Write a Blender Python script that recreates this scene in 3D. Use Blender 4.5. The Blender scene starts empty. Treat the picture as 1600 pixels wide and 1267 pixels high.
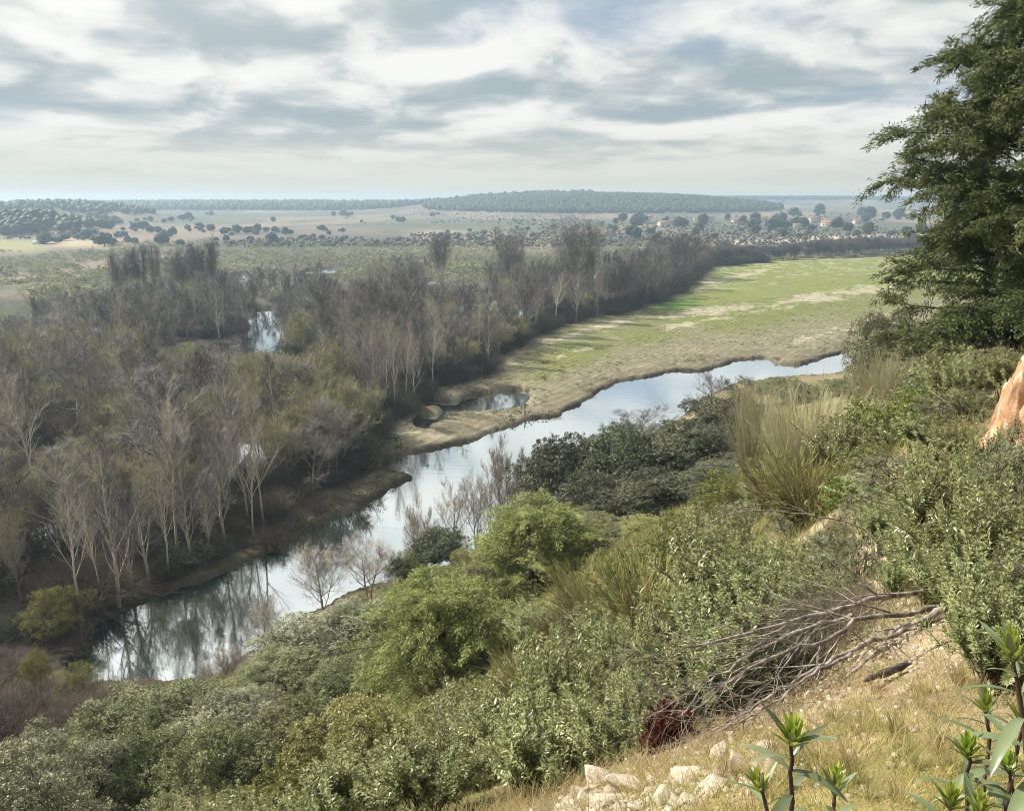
import bpy, math, random
import numpy as np
from mathutils import Vector

# ------------------------------------------------------------------ camera, sky, sun, exposure
SC = bpy.context.scene
COL = SC.collection
H = 32.0                       # eye height above the river
F = 1232.0                     # focal length in pixels of a 1600 px wide frame
PITCH = math.atan((633.5 - 313) / F)
CP, SP = math.cos(PITCH), math.sin(PITCH)

cam_d = bpy.data.cameras.new('camera')
cam_d.sensor_width = 36.0
cam_d.lens = 36.0 * F / 1600.0
cam_d.clip_start = 0.05
cam_d.clip_end = 30000.0
cam = bpy.data.objects.new('camera', cam_d)
COL.objects.link(cam)
cam.location = (0, 0, H)
cam.rotation_euler = (math.pi / 2 - PITCH, 0, 0)
SC.camera = cam

SUN_AZ, SUN_EL = math.radians(-66), math.radians(40)     # azimuth from the view axis, left negative
SUN_DIR = Vector((math.sin(SUN_AZ) * math.cos(SUN_EL), math.cos(SUN_AZ) * math.cos(SUN_EL), math.sin(SUN_EL)))
sun_d = bpy.data.lights.new('sun', 'SUN')
sun_d.energy = 5.0
sun_d.angle = math.radians(0.6)
sun_d.color = (1.0, 0.95, 0.85)
sun = bpy.data.objects.new('sun', sun_d)
COL.objects.link(sun)
sun.rotation_euler = SUN_DIR.to_track_quat('Z', 'Y').to_euler()
sun.location = (-40, 60, 120)

SC.view_settings.view_transform = 'Standard'
SC.view_settings.look = 'None'
SC.view_settings.exposure = 0.62
SC.view_settings.gamma = 1.0
SC.render.engine = 'CYCLES'
SC.cycles.use_denoising = True
SC.cycles.use_adaptive_sampling = False
SC.cycles.pixel_filter_type = 'BLACKMAN_HARRIS'
SC.cycles.filter_width = 1.0
SC.cycles.max_bounces = 6
SC.cycles.diffuse_bounces = 2
SC.cycles.glossy_bounces = 3
SC.cycles.transmission_bounces = 3
SC.cycles.volume_bounces = 0
SC.cycles.transparent_max_bounces = 4
SC.cycles.sample_clamp_indirect = 6.0
SC.cycles.caustics_reflective = False
SC.cycles.caustics_refractive = False


class NT:
    """small helper around a node tree"""
    def __init__(self, tree):
        self.t = tree
        self.n = tree.nodes
        self.l = tree.links

    def new(self, kind, **kw):
        nd = self.n.new(kind)
        for k, v in kw.items():
            setattr(nd, k, v)
        return nd

    def put(self, sock, v):
        if isinstance(v, bpy.types.NodeSocket):
            self.l.new(v, sock)
        else:
            if isinstance(v, tuple) and len(v) == 3 and sock.type == 'RGBA':
                v = v + (1.0,)
            sock.default_value = v

    def math(self, op, a, b=0.0, c=0.0, clamp=False):
        nd = self.new('ShaderNodeMath', operation=op, use_clamp=clamp)
        self.put(nd.inputs[0], a)
        self.put(nd.inputs[1], b)
        self.put(nd.inputs[2], c)
        return nd.outputs[0]

    def maprange(self, v, a, b, c=0.0, d=1.0, smooth=True):
        nd = self.new('ShaderNodeMapRange', interpolation_type='SMOOTHSTEP' if smooth else 'LINEAR')
        self.put(nd.inputs['Value'], v)
        for k, x in zip(('From Min', 'From Max', 'To Min', 'To Max'), (a, b, c, d)):
            self.put(nd.inputs[k], x)
        return nd.outputs['Result']

    def mix(self, f, a, b, blend='MIX'):
        nd = self.new('ShaderNodeMix', data_type='RGBA', blend_type=blend)
        self.put(nd.inputs[0], f)
        self.put(nd.inputs[6], a)
        self.put(nd.inputs[7], b)
        return nd.outputs[2]

    def noise(self, vec, scale, detail=4.0, rough=0.55, dist=0.0):
        nd = self.new('ShaderNodeTexNoise')
        if vec is not None:
            self.put(nd.inputs['Vector'], vec)
        nd.inputs['Scale'].default_value = scale
        nd.inputs['Detail'].default_value = detail
        nd.inputs['Roughness'].default_value = rough
        nd.inputs['Distortion'].default_value = dist
        return nd.outputs['Fac']

    def comb(self, x, y, z):
        nd = self.new('ShaderNodeCombineXYZ')
        for s, v in zip(nd.inputs, (x, y, z)):
            self.put(s, v)
        return nd.outputs[0]

    def ramp(self, f, stops):
        nd = self.new('ShaderNodeValToRGB')
        el = nd.color_ramp.elements
        while len(el) < len(stops):
            el.new(0.5)
        for e, (p, col) in zip(el, stops):
            e.position = p
            e.color = col + (1.0,) if len(col) == 3 else col
        self.put(nd.inputs[0], f)
        return nd.outputs[0]


def build_world():
    w = bpy.data.worlds.new('World')
    SC.world = w
    w.use_nodes = True
    T = NT(w.node_tree)
    T.n.clear()
    out = T.new('ShaderNodeOutputWorld')
    bg = T.new('ShaderNodeBackground')
    bg.inputs['Strength'].default_value = 0.067
    sky = T.new('ShaderNodeTexSky', sky_type='NISHITA')
    sky.sun_disc = False
    sky.sun_elevation = SUN_EL
    sky.sun_rotation = SUN_AZ
    sky.altitude = 600
    sky.air_density = 1.0
    sky.dust_density = 1.5
    tc = T.new('ShaderNodeTexCoord')
    sep = T.new('ShaderNodeSeparateXYZ')
    T.l.new(tc.outputs['Generated'], sep.inputs[0])
    x, y, z = sep.outputs
    az = T.math('MULTIPLY', T.math('ARCTAN2', x, y), 57.29578)
    el = T.math('MULTIPLY', T.math('ARCSINE', z), 57.29578)
    # heights in the cloud sheet: rows get flatter towards the horizon
    hh = T.math('MULTIPLY', T.math('LOGARITHM', T.math('ADD', T.math('MAXIMUM', el, 0.0), 3.0), math.e), 10.0)
    warp = T.noise(T.comb(T.math('MULTIPLY', az, 0.10), T.math('MULTIPLY', hh, 0.22), 3.0), 1.0, 3.0)
    ax = T.math('ADD', az, T.math('MULTIPLY', T.math('SUBTRACT', warp, 0.5), 7.0))

    def field(dh, seed, s, detail=6.0, rough=0.52):
        v = T.comb(T.math('MULTIPLY', ax, 0.095 * s), T.math('MULTIPLY', T.math('ADD', hh, dh), 0.30 * s), seed)
        return T.noise(v, 1.0, detail, rough, 0.25)

    n0 = field(0.0, 7.3, 1.12, 7.0, 0.50)
    n1 = field(1.3, 7.3, 1.12, 4.0, 0.50)
    relief = T.math('SUBTRACT', n0, n1)          # positive on the sunlit upper edges
    fine_ = field(0.0, 3.1, 3.4, 8.0, 0.6)
    big = field(0.0, 21.7, 0.42, 3.0, 0.5)

    def blob(a0, e0, sa, se):
        qa = T.math('DIVIDE', T.math('SUBTRACT', az, a0), sa)
        qe = T.math('DIVIDE', T.math('SUBTRACT', el, e0), se)
        return T.math('EXPONENT', T.math('MULTIPLY', T.math('ADD', T.math('MULTIPLY', qa, qa), T.math('MULTIPLY', qe, qe)), -1.0))

    # thin places where blue shows through
    gap = T.math('ADD', T.math('MULTIPLY', blob(9.0, 11.3, 10.0, 2.2), 0.23), T.math('MULTIPLY', blob(15.0, 9.2, 6.0, 1.5), 0.20))
    gap = T.math('ADD', gap, T.math('MULTIPLY', blob(-25.0, 13.5, 9.0, 1.0), 0.2))
    cover = T.math('SUBTRACT', T.math('ADD', T.math('MULTIPLY', n0, 0.75), T.math('MULTIPLY', big, 0.35)), T.math('ADD', gap, T.math('MULTIPLY', T.math('SUBTRACT', fine_, 0.5), 0.16)))
    high = T.maprange(el, 13.0, 20.0, 0.0, 0.16)
    cmask = T.maprange(T.math('ADD', cover, high), 0.26, 0.53)
    bil = T.math('ABSOLUTE', T.math('SUBTRACT', T.math('MULTIPLY', field(0.0, 11.9, 2.1, 5.0, 0.5), 2.0), 1.0))
    thick = T.math('ADD', T.math('SUBTRACT', n0, T.math('MULTIPLY', T.math('SUBTRACT', bil, 0.15), 0.26)), T.math('MULTIPLY', relief, -2.1))
    thick = T.math('ADD', thick, T.math('MULTIPLY', T.math('SUBTRACT', fine_, 0.5), 0.24))
    for (a0, e0, sa, se, k) in ((-19.5, 10.2, 6.0, 1.3, .16), (-11.0, 7.0, 7.0, 0.8, .15), (-1.5, 7.2, 7.0, 0.8, .15), (-9.0, 9.6, 9.0, 0.8, .08),
                                (14.0, 7.6, 5.0, .8, .14), (2.5, 4.6, 5.0, .5, .10), (-21.0, 7.2, 4.0, .7, .12), (20.0, 12.6, 9.0, 1.3, .10)):
        thick = T.math('ADD', thick, T.math('MULTIPLY', blob(a0, e0, sa, se), k * 0.7))
    shade = T.maprange(thick, 0.28, 0.90)
    cloud = T.ramp(shade, [(0.0, (9.0, 9.0, 8.7)), (0.30, (7.6, 7.8, 7.6)), (0.60, (5.6, 6.1, 6.2)), (1.0, (3.7, 4.5, 4.9))])
    blue = T.mix(0.85, sky.outputs[0], (3.5, 4.5, 5.7))
    skycol = T.mix(cmask, blue, cloud)
    # bright milky air towards the horizon
    low = T.maprange(el, 0.6, 6.0, 1.0, 0.0)
    skycol = T.mix(T.math('MULTIPLY', low, 0.94), skycol, (6.9, 6.9, 6.0))
    glow = T.math('MULTIPLY', blob(-40.0, 35.0, 40.0, 17.0), 0.9)
    skycol = T.mix(glow, skycol, (15.0, 14.9, 14.3))
    below = T.maprange(el, -9.0, -3.0, 1.0, 0.0)
    skycol = T.mix(below, skycol, (2.2, 2.2, 1.9))
    T.l.new(skycol, bg.inputs['Color'])
    T.l.new(bg.outputs[0], out.inputs[0])


build_world()


# ------------------------------------------------------------------ projection helpers
def ray(px, py):
    u = (px - 800.0) / F
    v = (py - 633.5) / F
    return u, CP - v * SP, SP + v * CP


def on_level(px, py, z=0.0):
    u, f, d = ray(px, py)
    t = (H - z) / d
    return u * t, f * t


def at(px, py, Y):
    u, f, d = ray(px, py)
    t = Y / f
    return u * t, Y, H - d * t


def project(x, y, z):
    x, y, z = np.asarray(x, float), np.asarray(y, float), np.asarray(z, float)
    dep = y * CP - (z - H) * SP
    up = y * SP + (z - H) * CP
    dep = np.where(np.abs(dep) < 1e-6, 1e-6, dep)
    return 800 + F * x / dep, 633.5 - F * up / dep, dep


# ------------------------------------------------------------------ noise and terrain
def _hash(ix, iy, seed):
    n = (ix.astype(np.int64) * 374761393 + iy.astype(np.int64) * 668265263 + seed * 982451653) & 0x7fffffff
    n = ((n ^ (n >> 13)) * 1274126177) & 0x7fffffff
    n = (n ^ (n >> 16)) & 0x7fffffff
    return n / float(0x7fffffff)


def vnoise(x, y, seed=0):
    ix, iy = np.floor(x), np.floor(y)
    fx, fy = x - ix, y - iy
    fx = fx * fx * (3 - 2 * fx)
    fy = fy * fy * (3 - 2 * fy)
    a = _hash(ix, iy, seed)
    b = _hash(ix + 1, iy, seed)
    c = _hash(ix, iy + 1, seed)
    d = _hash(ix + 1, iy + 1, seed)
    return (a * (1 - fx) + b * fx) * (1 - fy) + (c * (1 - fx) + d * fx) * fy


def fbm(x, y, octv=4, seed=0, gain=0.5):
    s, amp, tot = 0.0, 1.0, 0.0
    for o in range(octv):
        s = s + amp * vnoise(x * 2 ** o + 17.3 * o, y * 2 ** o - 9.1 * o, seed + o)
        tot += amp
        amp *= gain
    return s / tot


def sstep(a, b, x):
    t = np.clip((x - a) / (b - a), 0, 1)
    return t * t * (3 - 2 * t)


FAR_BANK_PX = [(110, 1015), (130, 985), (200, 950), (290, 910), (370, 885), (440, 855), (480, 825), (540, 800), (590, 775), (645, 745),
               (600, 737), (578, 722), (640, 708), (700, 697), (760, 680), (830, 655), (870, 652), (930, 615), (965, 597), (1010, 590),
               (1060, 579), (1095, 581), (1150, 563), (1195, 560), (1215, 569), (1245, 571), (1290, 558), (1335, 547), (1420, 535), (1500, 520)]
NEAR_BANK_PX = [(90, 1045), (150, 1068), (230, 1066), (330, 1066), (420, 1008), (480, 965), (560, 925), (640, 905), (730, 880), (800, 820),
                (900, 760), (1000, 690), (1060, 660), (1100, 622), (1150, 600), (1230, 590), (1300, 586), (1345, 577), (1420, 560), (1500, 545)]
FAR_BANK = [on_level(*p) for p in FAR_BANK_PX]
NEAR_BANK = [on_level(*p) for p in NEAR_BANK_PX]
FAR_BANK += [(190, 245), (320, 300)]
NEAR_BANK += [(185, 215), (320, 262)]
RIVER = np.array(FAR_BANK + NEAR_BANK[::-1])
CHANNEL = np.array([on_level(*p) for p in [(380, 568), (386, 545), (390, 527), (394, 508), (403, 494), (405, 486), (416, 488), (424, 483), (433, 490), (440, 494), (438, 508), (433, 520), (436, 540), (431, 568)]])
CHANNEL_FAR = np.array([on_level(*p) for p in [(398, 462), (406, 440), (416, 440), (418, 462)]])
POND = np.array([on_level(*p) for p in [(640, 640), (672, 628), (720, 629), (735, 619), (800, 612), (815, 620), (790, 634), (752, 645), (720, 648), (690, 640)]])


def seg_dist(x, y, poly, closed=True):
    n = len(poly)
    d2 = np.full(x.shape, 1e18)
    inside = np.zeros(x.shape, bool)
    for i in range(n if closed else n - 1):
        ax, ay = poly[i]
        bx, by = poly[(i + 1) % n]
        ex, ey = bx - ax, by - ay
        t = np.clip(((x - ax) * ex + (y - ay) * ey) / (ex * ex + ey * ey + 1e-12), 0, 1)
        d2 = np.minimum(d2, (x - ax - t * ex) ** 2 + (y - ay - t * ey) ** 2)
        cond = (ay > y) != (by > y)
        with np.errstate(divide='ignore', invalid='ignore'):
            xi = (bx - ax) * (y - ay) / (by - ay if by != ay else 1e-9) + ax
        inside ^= cond & (x < xi)
    d = np.sqrt(d2)
    return np.where(inside, d, -d) if closed else d


NB = np.array(NEAR_BANK)
_o = np.argsort(NB[:, 0])
NBX, NBY = NB[_o, 0], NB[_o, 1]


def near_side(x, y):
    yb = np.interp(x, NBX, NBY)
    yb = np.where(x < NBX[0], NBY[0] + (NBX[0] - x) * 0.25 - 3.0, yb)
    return yb - y              # positive on the near slope


CTRL_PX = [(1400, 1230, 2.3), (1100, 1245, 3.0), (960, 1262, 3.3), (1450, 1100, 3.4), (1300, 1050, 4.8), (1180, 1010, 6.2), (1400, 900, 7.4), (1350, 850, 9.5),
           (1500, 800, 8.5), (1590, 700, 9.2), (1300, 800, 14), (1100, 1010, 8.5), (1000, 1170, 6.5), (900, 1260, 6.5), (1000, 920, 20), (860, 1010, 21), (800, 1200, 11),
           (700, 1185, 19), (560, 1290, 17), (400, 1290, 22), (100, 1300, 26), (100, 1160, 40), (250, 1130, 38), (480, 1010, 46), (640, 905, 60), (900, 850, 42),
           (1100, 800, 30), (1000, 850, 46), (1200, 625, 100), (1330, 585, 138), (1400, 610, 42), (1500, 640, 20), (1260, 790, 20), (1180, 700, 60), (1590, 560, 12.5), (1600, 600, 30)]
CTRL = [at(*p) for p in CTRL_PX] + [(0, 0, 30.35), (3, 0, 30.5), (-4, 0, 30.0), (0, -12, 31), (-25, -5, 29), (25, -5, 33), (15, 12, 32), (35, 35, 30), (80, 60, 27), (150, 110, 20),
        (120, 160, 6), (-40, 10, 14), (-60, 25, 6), (-55, 45, 1.5), (-100, 20, 6), (0, -60, 32), (-80, -60, 25), (80, -60, 34), (150, 40, 30), (-7, 3, 27.6)]
CTRL = np.array(CTRL)


def _fit():
    p = CTRL[:, :2]
    n = len(p)
    d = np.sqrt(((p[:, None] - p[None]) ** 2).sum(-1))
    A = np.zeros((n + 3, n + 3))
    A[:n, :n] = d - np.eye(n) * 0.4
    A[:n, n] = 1
    A[:n, n + 1:] = p
    A[n, :n] = 1
    A[n + 1:, :n] = p.T
    b = np.zeros(n + 3)
    b[:n] = CTRL[:, 2]
    return np.linalg.solve(A, b)


RBFW = _fit()


def rbf(x, y):
    n = len(CTRL)
    s = RBFW[n] + RBFW[n + 1] * x + RBFW[n + 2] * y
    for i in range(n):
        s = s + RBFW[i] * np.sqrt((x - CTRL[i, 0]) ** 2 + (y - CTRL[i, 1]) ** 2)
    return s


def gauss(x, y, cx, cy, sx, sy, p=1.0):
    return np.exp(-((((x - cx) / sx) ** 2 + ((y - cy) / sy) ** 2) ** p))


def far_land(x, y):
    r = np.sqrt(x * x + y * y)
    z = 0.62 + 0.45 * fbm(x * 0.05, y * 0.05, 3, 5) + 5.0 * sstep(420, 1100, y) + 6.0 * sstep(1000, 1900, y)
    z = z + 26.0 * gauss(x, y, 165, 1560, 330, 260, 1.6)            # dark wooded hill
    z = z + 15.0 * gauss(x, y, -432, 700, 70, 60, 1.2)           # left wooded knoll
    z = z + 20.0 * gauss(x, y, -600, 1060, 150, 110, 1.2)
    z = z + 9.0 * gauss(x, y, -450, 1850, 1100, 280, 1.5)            # long back ridge
    z = z + 22.0 * gauss(x, y, 780, 2500, 900, 380, 1.5)            # far right ridge
    z = z + 3.0 * (fbm(x * 0.004, y * 0.004, 3, 11) - 0.5) * sstep(400, 1200, r)
    return z


CLAY = np.array([at(*p)[:2] for p in [(1546, 690, 8.7), (1552, 640, 9.1), (1566, 600, 9.5), (1600, 575, 9.9)]] + [(9.0, 10.6), (14.0, 11.5), (14.0, 3.0), (9.5, 5.5), (6.6, 7.6)])


def clay_step(x, y):
    """a raw clay bank where the spur has broken away"""
    add, face = np.zeros(x.shape), np.zeros(x.shape)
    m = (np.abs(x - 8.5) < 8) & (np.abs(y - 8.5) < 8)
    if m.any():
        xm, ym = x[m], y[m]
        d = seg_dist(xm, ym, CLAY)
        flute = .50 * (fbm(xm * 2.6 + ym * 1.1, ym * 2.0 - xm * .6, 4, 61) - .5) + .30 * (fbm(xm * 8, ym * 8, 5, 63, .62) - .5)
        s = d + flute
        add[m] = .98 * sstep(-.05, .34, s) ** .8 + .34 * sstep(-.5, .1, s)
        face[m] = sstep(-.6, -.2, s) * sstep(1.1, .6, d)
    return add, face


def hgt(x, y):
    x = np.atleast_1d(np.asarray(x, float)).copy()
    y = np.atleast_1d(np.asarray(y, float)).copy()
    ns = near_side(x, y)
    rr = np.sqrt(x * x + y * y)
    near = np.maximum(rbf(x, y), 0.55)
    amp = sstep(3, 30, rr)
    near = near + amp * 1.1 * (fbm(x * 0.16, y * 0.16, 3, 31) - 0.5) + 0.10 * (fbm(x * 1.3, y * 1.3, 3, 33) - 0.5) + 0.035 * (fbm(x * 6, y * 6, 2, 35) - 0.5)
    near = np.where(ns < 6, 0.5 + (near - 0.5) * sstep(-1, 7, ns), near)
    far = far_land(x, y)
    m = (rr < 420) & (ns < 0)
    if m.any():
        xm, ym = x[m], y[m]
        fz = far[m]
        # the flooded floor of the wood
        px, py, _ = project(xm, ym, np.full(xm.shape, 1.0))
        wood = wood_mask(px, py)
        low = fbm(xm * 0.055, ym * 0.035, 3, 71)
        fz = fz - wood * 2.3 * sstep(0.60, 0.66, low)
        pud = fbm(xm * 0.16 + 3, ym * 0.07, 4, 77)
        fz = fz - 1.0 * sstep(0.585, 0.64, pud) * sstep(600, 650, px) * sstep(990, 900, px) * sstep(572, 596, py) * (1 - wood) * sstep(-4.0, -8.0, seg_dist(xm, ym, RIVER))
        for poly, dep, soft in ((CHANNEL, 2.4, 2.0), (POND, 1.9, 1.6)):
            fz = fz - dep * sstep(-soft, soft * 0.6, seg_dist(xm, ym, poly) + 2.2 * (fbm(xm * .3, ym * .3, 3, 79) - .5))
        fz = fz + 0.10 * (fbm(xm * 0.8, ym * 0.8, 3, 41) - 0.5)
        far[m] = fz
    near = near + clay_step(x, y)[0]
    z = np.where(ns > 0, near, far)
    m = (rr < 460) & (y > 20)
    if m.any():
        xm, ym = x[m], y[m]
        d = seg_dist(xm, ym, RIVER) + 2.2 * (fbm(xm * 0.30, ym * 0.30, 5, 51, .6) - 0.5)
        zm = z[m]
        lip = np.where(d > 0, -1.6 * sstep(0, 1.6, d), zm)
        shore = sstep(-5.0, -0.4, d)                    # ground sinks to a low lip at the water
        zm = np.where(d > 0, 0.28 - 1.9 * sstep(0, 1.1, d), zm * (1 - shore) + np.minimum(zm, 0.42) * shore)
        z[m] = zm
    return z


WOOD_EDGE = np.array([(-400, 1010), (0, 1012), (100, 975), (300, 893), (430, 838), (505, 780), (560, 733), (600, 668), (680, 614), (760, 580), (800, 550), (870, 514), (960, 494),
                      (1040, 472), (1090, 434), (1110, 421), (1200, 413), (1400, 403), (2000, 385)], float)


def wood_mask(px, py):
    e = np.interp(px, WOOD_EDGE[:, 0], WOOD_EDGE[:, 1])
    return sstep(6, 26, e - py) * (py > 395)


def ground_z(x, y):
    return float(hgt(x, y)[0])


# ------------------------------------------------------------------ mesh helpers
def make_mesh(name, V, faces, mats=(), tint=None, color=None, smooth=False, mat_index=None):
    """V (n,3); faces: list of int arrays (m,3) or (m,4)"""
    me = bpy.data.meshes.new(name)
    V = np.asarray(V, np.float32)
    faces = [np.asarray(f, np.int32) for f in faces if len(f)]
    me.vertices.add(len(V))
    me.vertices.foreach_set('co', V.ravel())
    nl = sum(f.size for f in faces)
    npoly = sum(len(f) for f in faces)
    me.loops.add(nl)
    me.polygons.add(npoly)
    me.loops.foreach_set('vertex_index', np.concatenate([f.ravel() for f in faces]))
    tot = np.concatenate([np.full(len(f), f.shape[1], np.int32) for f in faces])
    st = np.concatenate([[0], np.cumsum(tot)[:-1]]).astype(np.int32)
    me.polygons.foreach_set('loop_start', st)
    if smooth:
        me.polygons.foreach_set('use_smooth', np.ones(npoly, bool))
    if mat_index is not None:
        me.polygons.foreach_set('material_index', np.asarray(mat_index, np.int32))
    if tint is not None:
        a = me.attributes.new('tint', 'FLOAT', 'POINT')
        a.data.foreach_set('value', np.asarray(tint, np.float32))
    if color is not None:
        a = me.attributes.new('albedo', 'FLOAT_COLOR', 'POINT')
        a.data.foreach_set('color', np.asarray(color, np.float32).ravel())
    for m in mats:
        me.materials.append(m)
    me.update(calc_edges=True)
    return me


def nrm(v):
    return v / (np.linalg.norm(v, axis=-1, keepdims=True) + 1e-9)


def perp(d):
    a = np.where(np.abs(d[:, 2:3]) < 0.9, np.array([[0, 0, 1.0]]), np.array([[1.0, 0, 0]]))
    s = nrm(np.cross(d, a))
    return s, np.cross(s, d)


class Geo:
    """collects vertices, faces and a tint"""
    def __init__(self):
        self.V, self.Q, self.T, self.tint, self.n = [], [], [], [], 0

    def add(self, V, quads=None, tris=None, tint=0.5):
        V = np.asarray(V, float)
        if quads is not None and len(quads):
            self.Q.append(np.asarray(quads) + self.n)
        if tris is not None and len(tris):
            self.T.append(np.asarray(tris) + self.n)
        self.V.append(V)
        t = np.asarray(tint, float)
        self.tint.append(np.full(len(V), float(t)) if t.ndim == 0 else t)
        self.n += len(V)

    def tubes(self, P0, P1, R0, R1, k=4, tint=0.5):
        P0, P1 = np.asarray(P0, float), np.asarray(P1, float)
        m = len(P0)
        if m == 0:
            return
        R0 = np.broadcast_to(np.asarray(R0, float), (m,))
        R1 = np.broadcast_to(np.asarray(R1, float), (m,))
        d = nrm(P1 - P0)
        s, t = perp(d)
        ang = np.arange(k) * 2 * np.pi / k
        ca, sa = np.cos(ang), np.sin(ang)
        ring = s[:, None, :] * ca[None, :, None] + t[:, None, :] * sa[None, :, None]
        A = P0[:, None, :] + ring * R0[:, None, None]
        B = P1[:, None, :] + ring * R1[:, None, None]
        V = np.concatenate([A, B], 1).reshape(-1, 3)
        base = (np.arange(m) * 2 * k)[:, None]
        if k == 2:
            q = np.stack([base[:, 0], base[:, 0] + 1, base[:, 0] + 3, base[:, 0] + 2], 1)
        else:
            i = np.arange(k)
            j = (i + 1) % k
            q = np.stack([base + i, base + j, base + k + j, base + k + i], -1).reshape(-1, 4)
        tt = np.asarray(tint, float)
        tt = np.full(m * 2 * k, float(tt)) if tt.ndim == 0 else np.repeat(tt, 2 * k)
        self.add(V, q, tint=tt)

    def tube_path(self, pts, rad, k=7, tint=0.5):
        """one continuous bent tube through pts"""
        pts = np.asarray(pts, float)
        n = len(pts)
        rad = np.broadcast_to(np.asarray(rad, float), (n,))
        d = np.gradient(pts, axis=0)
        d = nrm(d)
        s, t = perp(d)
        for i in range(1, n):                       # keep the frame from twisting
            v = s[i - 1] - d[i] * np.dot(s[i - 1], d[i])
            s[i] = v / (np.linalg.norm(v) + 1e-9)
            t[i] = np.cross(d[i], s[i])
        ang = np.arange(k) * 2 * np.pi / k
        ring = s[:, None] * np.cos(ang)[None, :, None] + t[:, None] * np.sin(ang)[None, :, None]
        V = (pts[:, None] + ring * rad[:, None, None]).reshape(-1, 3)
        q = []
        for i in range(n - 1):
            for a in range(k):
                b = (a + 1) % k
                q.append((i * k + a, i * k + b, (i + 1) * k + b, (i + 1) * k + a))
        V = np.concatenate([V, pts[-1:]])
        tr = [((n - 1) * k + a, (n - 1) * k + (a + 1) % k, n * k) for a in range(k)]
        self.add(V, q, tr, tint)

    def leaves(self, C, D, L, W, tint=0.5, fold=0.25, rng=None, N=None):
        """rhombic folded leaves: base C, axis D, length L, half width W"""
        C, D = np.asarray(C, float), nrm(np.asarray(D, float))
        m = len(C)
        if N is None:
            N = rng.normal(size=(m, 3)) + np.array([0, 0, 0.8])
        S = nrm(np.cross(D, N))
        N = np.cross(S, D)
        L = np.broadcast_to(np.asarray(L, float), (m,))[:, None]
        W = np.broadcast_to(np.asarray(W, float), (m,))[:, None]
        mid = C + D * L * 0.45
        V = np.stack([C, mid + S * W + N * W * fold, C + D * L - N * L * 0.06, mid - S * W + N * W * fold], 1).reshape(-1, 3)
        q = (np.arange(m) * 4)[:, None] + np.arange(4)[None]
        tt = np.asarray(tint, float)
        tt = np.full(m * 4, float(tt)) if tt.ndim == 0 else np.repeat(tt, 4)
        self.add(V, q, tint=tt)

    def mesh(self, name, mat, smooth=False):
        V = np.concatenate(self.V)
        fs = []
        if self.Q:
            fs.append(np.concatenate(self.Q))
        if self.T:
            fs.append(np.concatenate(self.T))
        return make_mesh(name, V, fs, [mat], np.concatenate(self.tint), smooth=smooth)


def tag(o, label=None, cat=None, group=None, kind=None):
    for k, v in (('label', label), ('category', cat), ('group', group), ('kind', kind)):
        if v:
            o[k] = v
    return o


def link(name, me, parent=None):
    o = bpy.data.objects.new(name, me)
    COL.objects.link(o)
    if parent is not None:
        o.parent = parent
    return o


class Proto:
    def __init__(self, parts, h, w):
        self.parts, self.h, self.w = parts, h, w
        self.dome = False


def spawn(proto, name, loc, scale, rot, label, cat, group=None, tilt=0.0):
    if len(proto.parts) == 1:
        o = link(name, proto.parts[0][1])
    else:
        o = bpy.data.objects.new(name, None)
        o.empty_display_size = 0.2
        COL.objects.link(o)
        for pn, me in proto.parts:
            link(pn, me, o)
    o.location = loc
    o.scale = scale if isinstance(scale, tuple) else (scale,) * 3
    o.rotation_euler = (tilt, 0, rot)
    return tag(o, label, cat, group)


PR = random.Random(4)


def spawn_px(proto, name, px, pytop, Y, wpx, label, cat, group=None, rot=None, sink=0.1, minh=None):
    """stand a plant at distance Y so that its top reaches the height seen at (px, pytop)"""
    x, y, zt = at(px, pytop, Y)
    g = ground_z(x, y)
    h = max(zt - g + sink, minh or 0.4)
    if proto.dome:                                   # the outline of a round crown seen from above lies behind its centre
        dep = y * CP - (zt - H) * SP
        a_ = (wpx * dep / F if wpx else h) * .46
        lo, hi = 0.5, h + 0.2
        for _ in range(24):
            hm = (lo + hi) / 2
            th = math.atan2(H - (g + hm * .6), y)
            bq = hm * .40
            ny, nz = math.sin(th), math.cos(th)
            k_ = math.sqrt((a_ * ny) ** 2 + (bq * nz) ** 2)
            pys = project(x, y + a_ * a_ * ny / k_, g + hm * .6 + bq * bq * nz / k_)[1]
            if pys < pytop:
                hi = hm
            else:
                lo = hm
        h = max(lo + sink, minh or 0.6)
    dep = y * CP - (zt - h / 2 - H) * SP
    sz = h / proto.h
    sx = sz if wpx is None else (wpx * dep / F) / proto.w
    return spawn(proto, name, (x, y, g - sink), (sx, sx, sz), PR.uniform(0, 6.28) if rot is None else rot, label, cat, group)


# ------------------------------------------------------------------ materials
def new_mat(name):
    m = bpy.data.materials.new(name)
    m.use_nodes = True
    T = NT(m.node_tree)
    T.n.clear()
    out = T.new('ShaderNodeOutputMaterial')
    return m, T, out


def attr(T, name, fac=True):
    a = T.new('ShaderNodeAttribute', attribute_name=name)
    return a.outputs['Fac'] if fac else a.outputs['Color']


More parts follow.
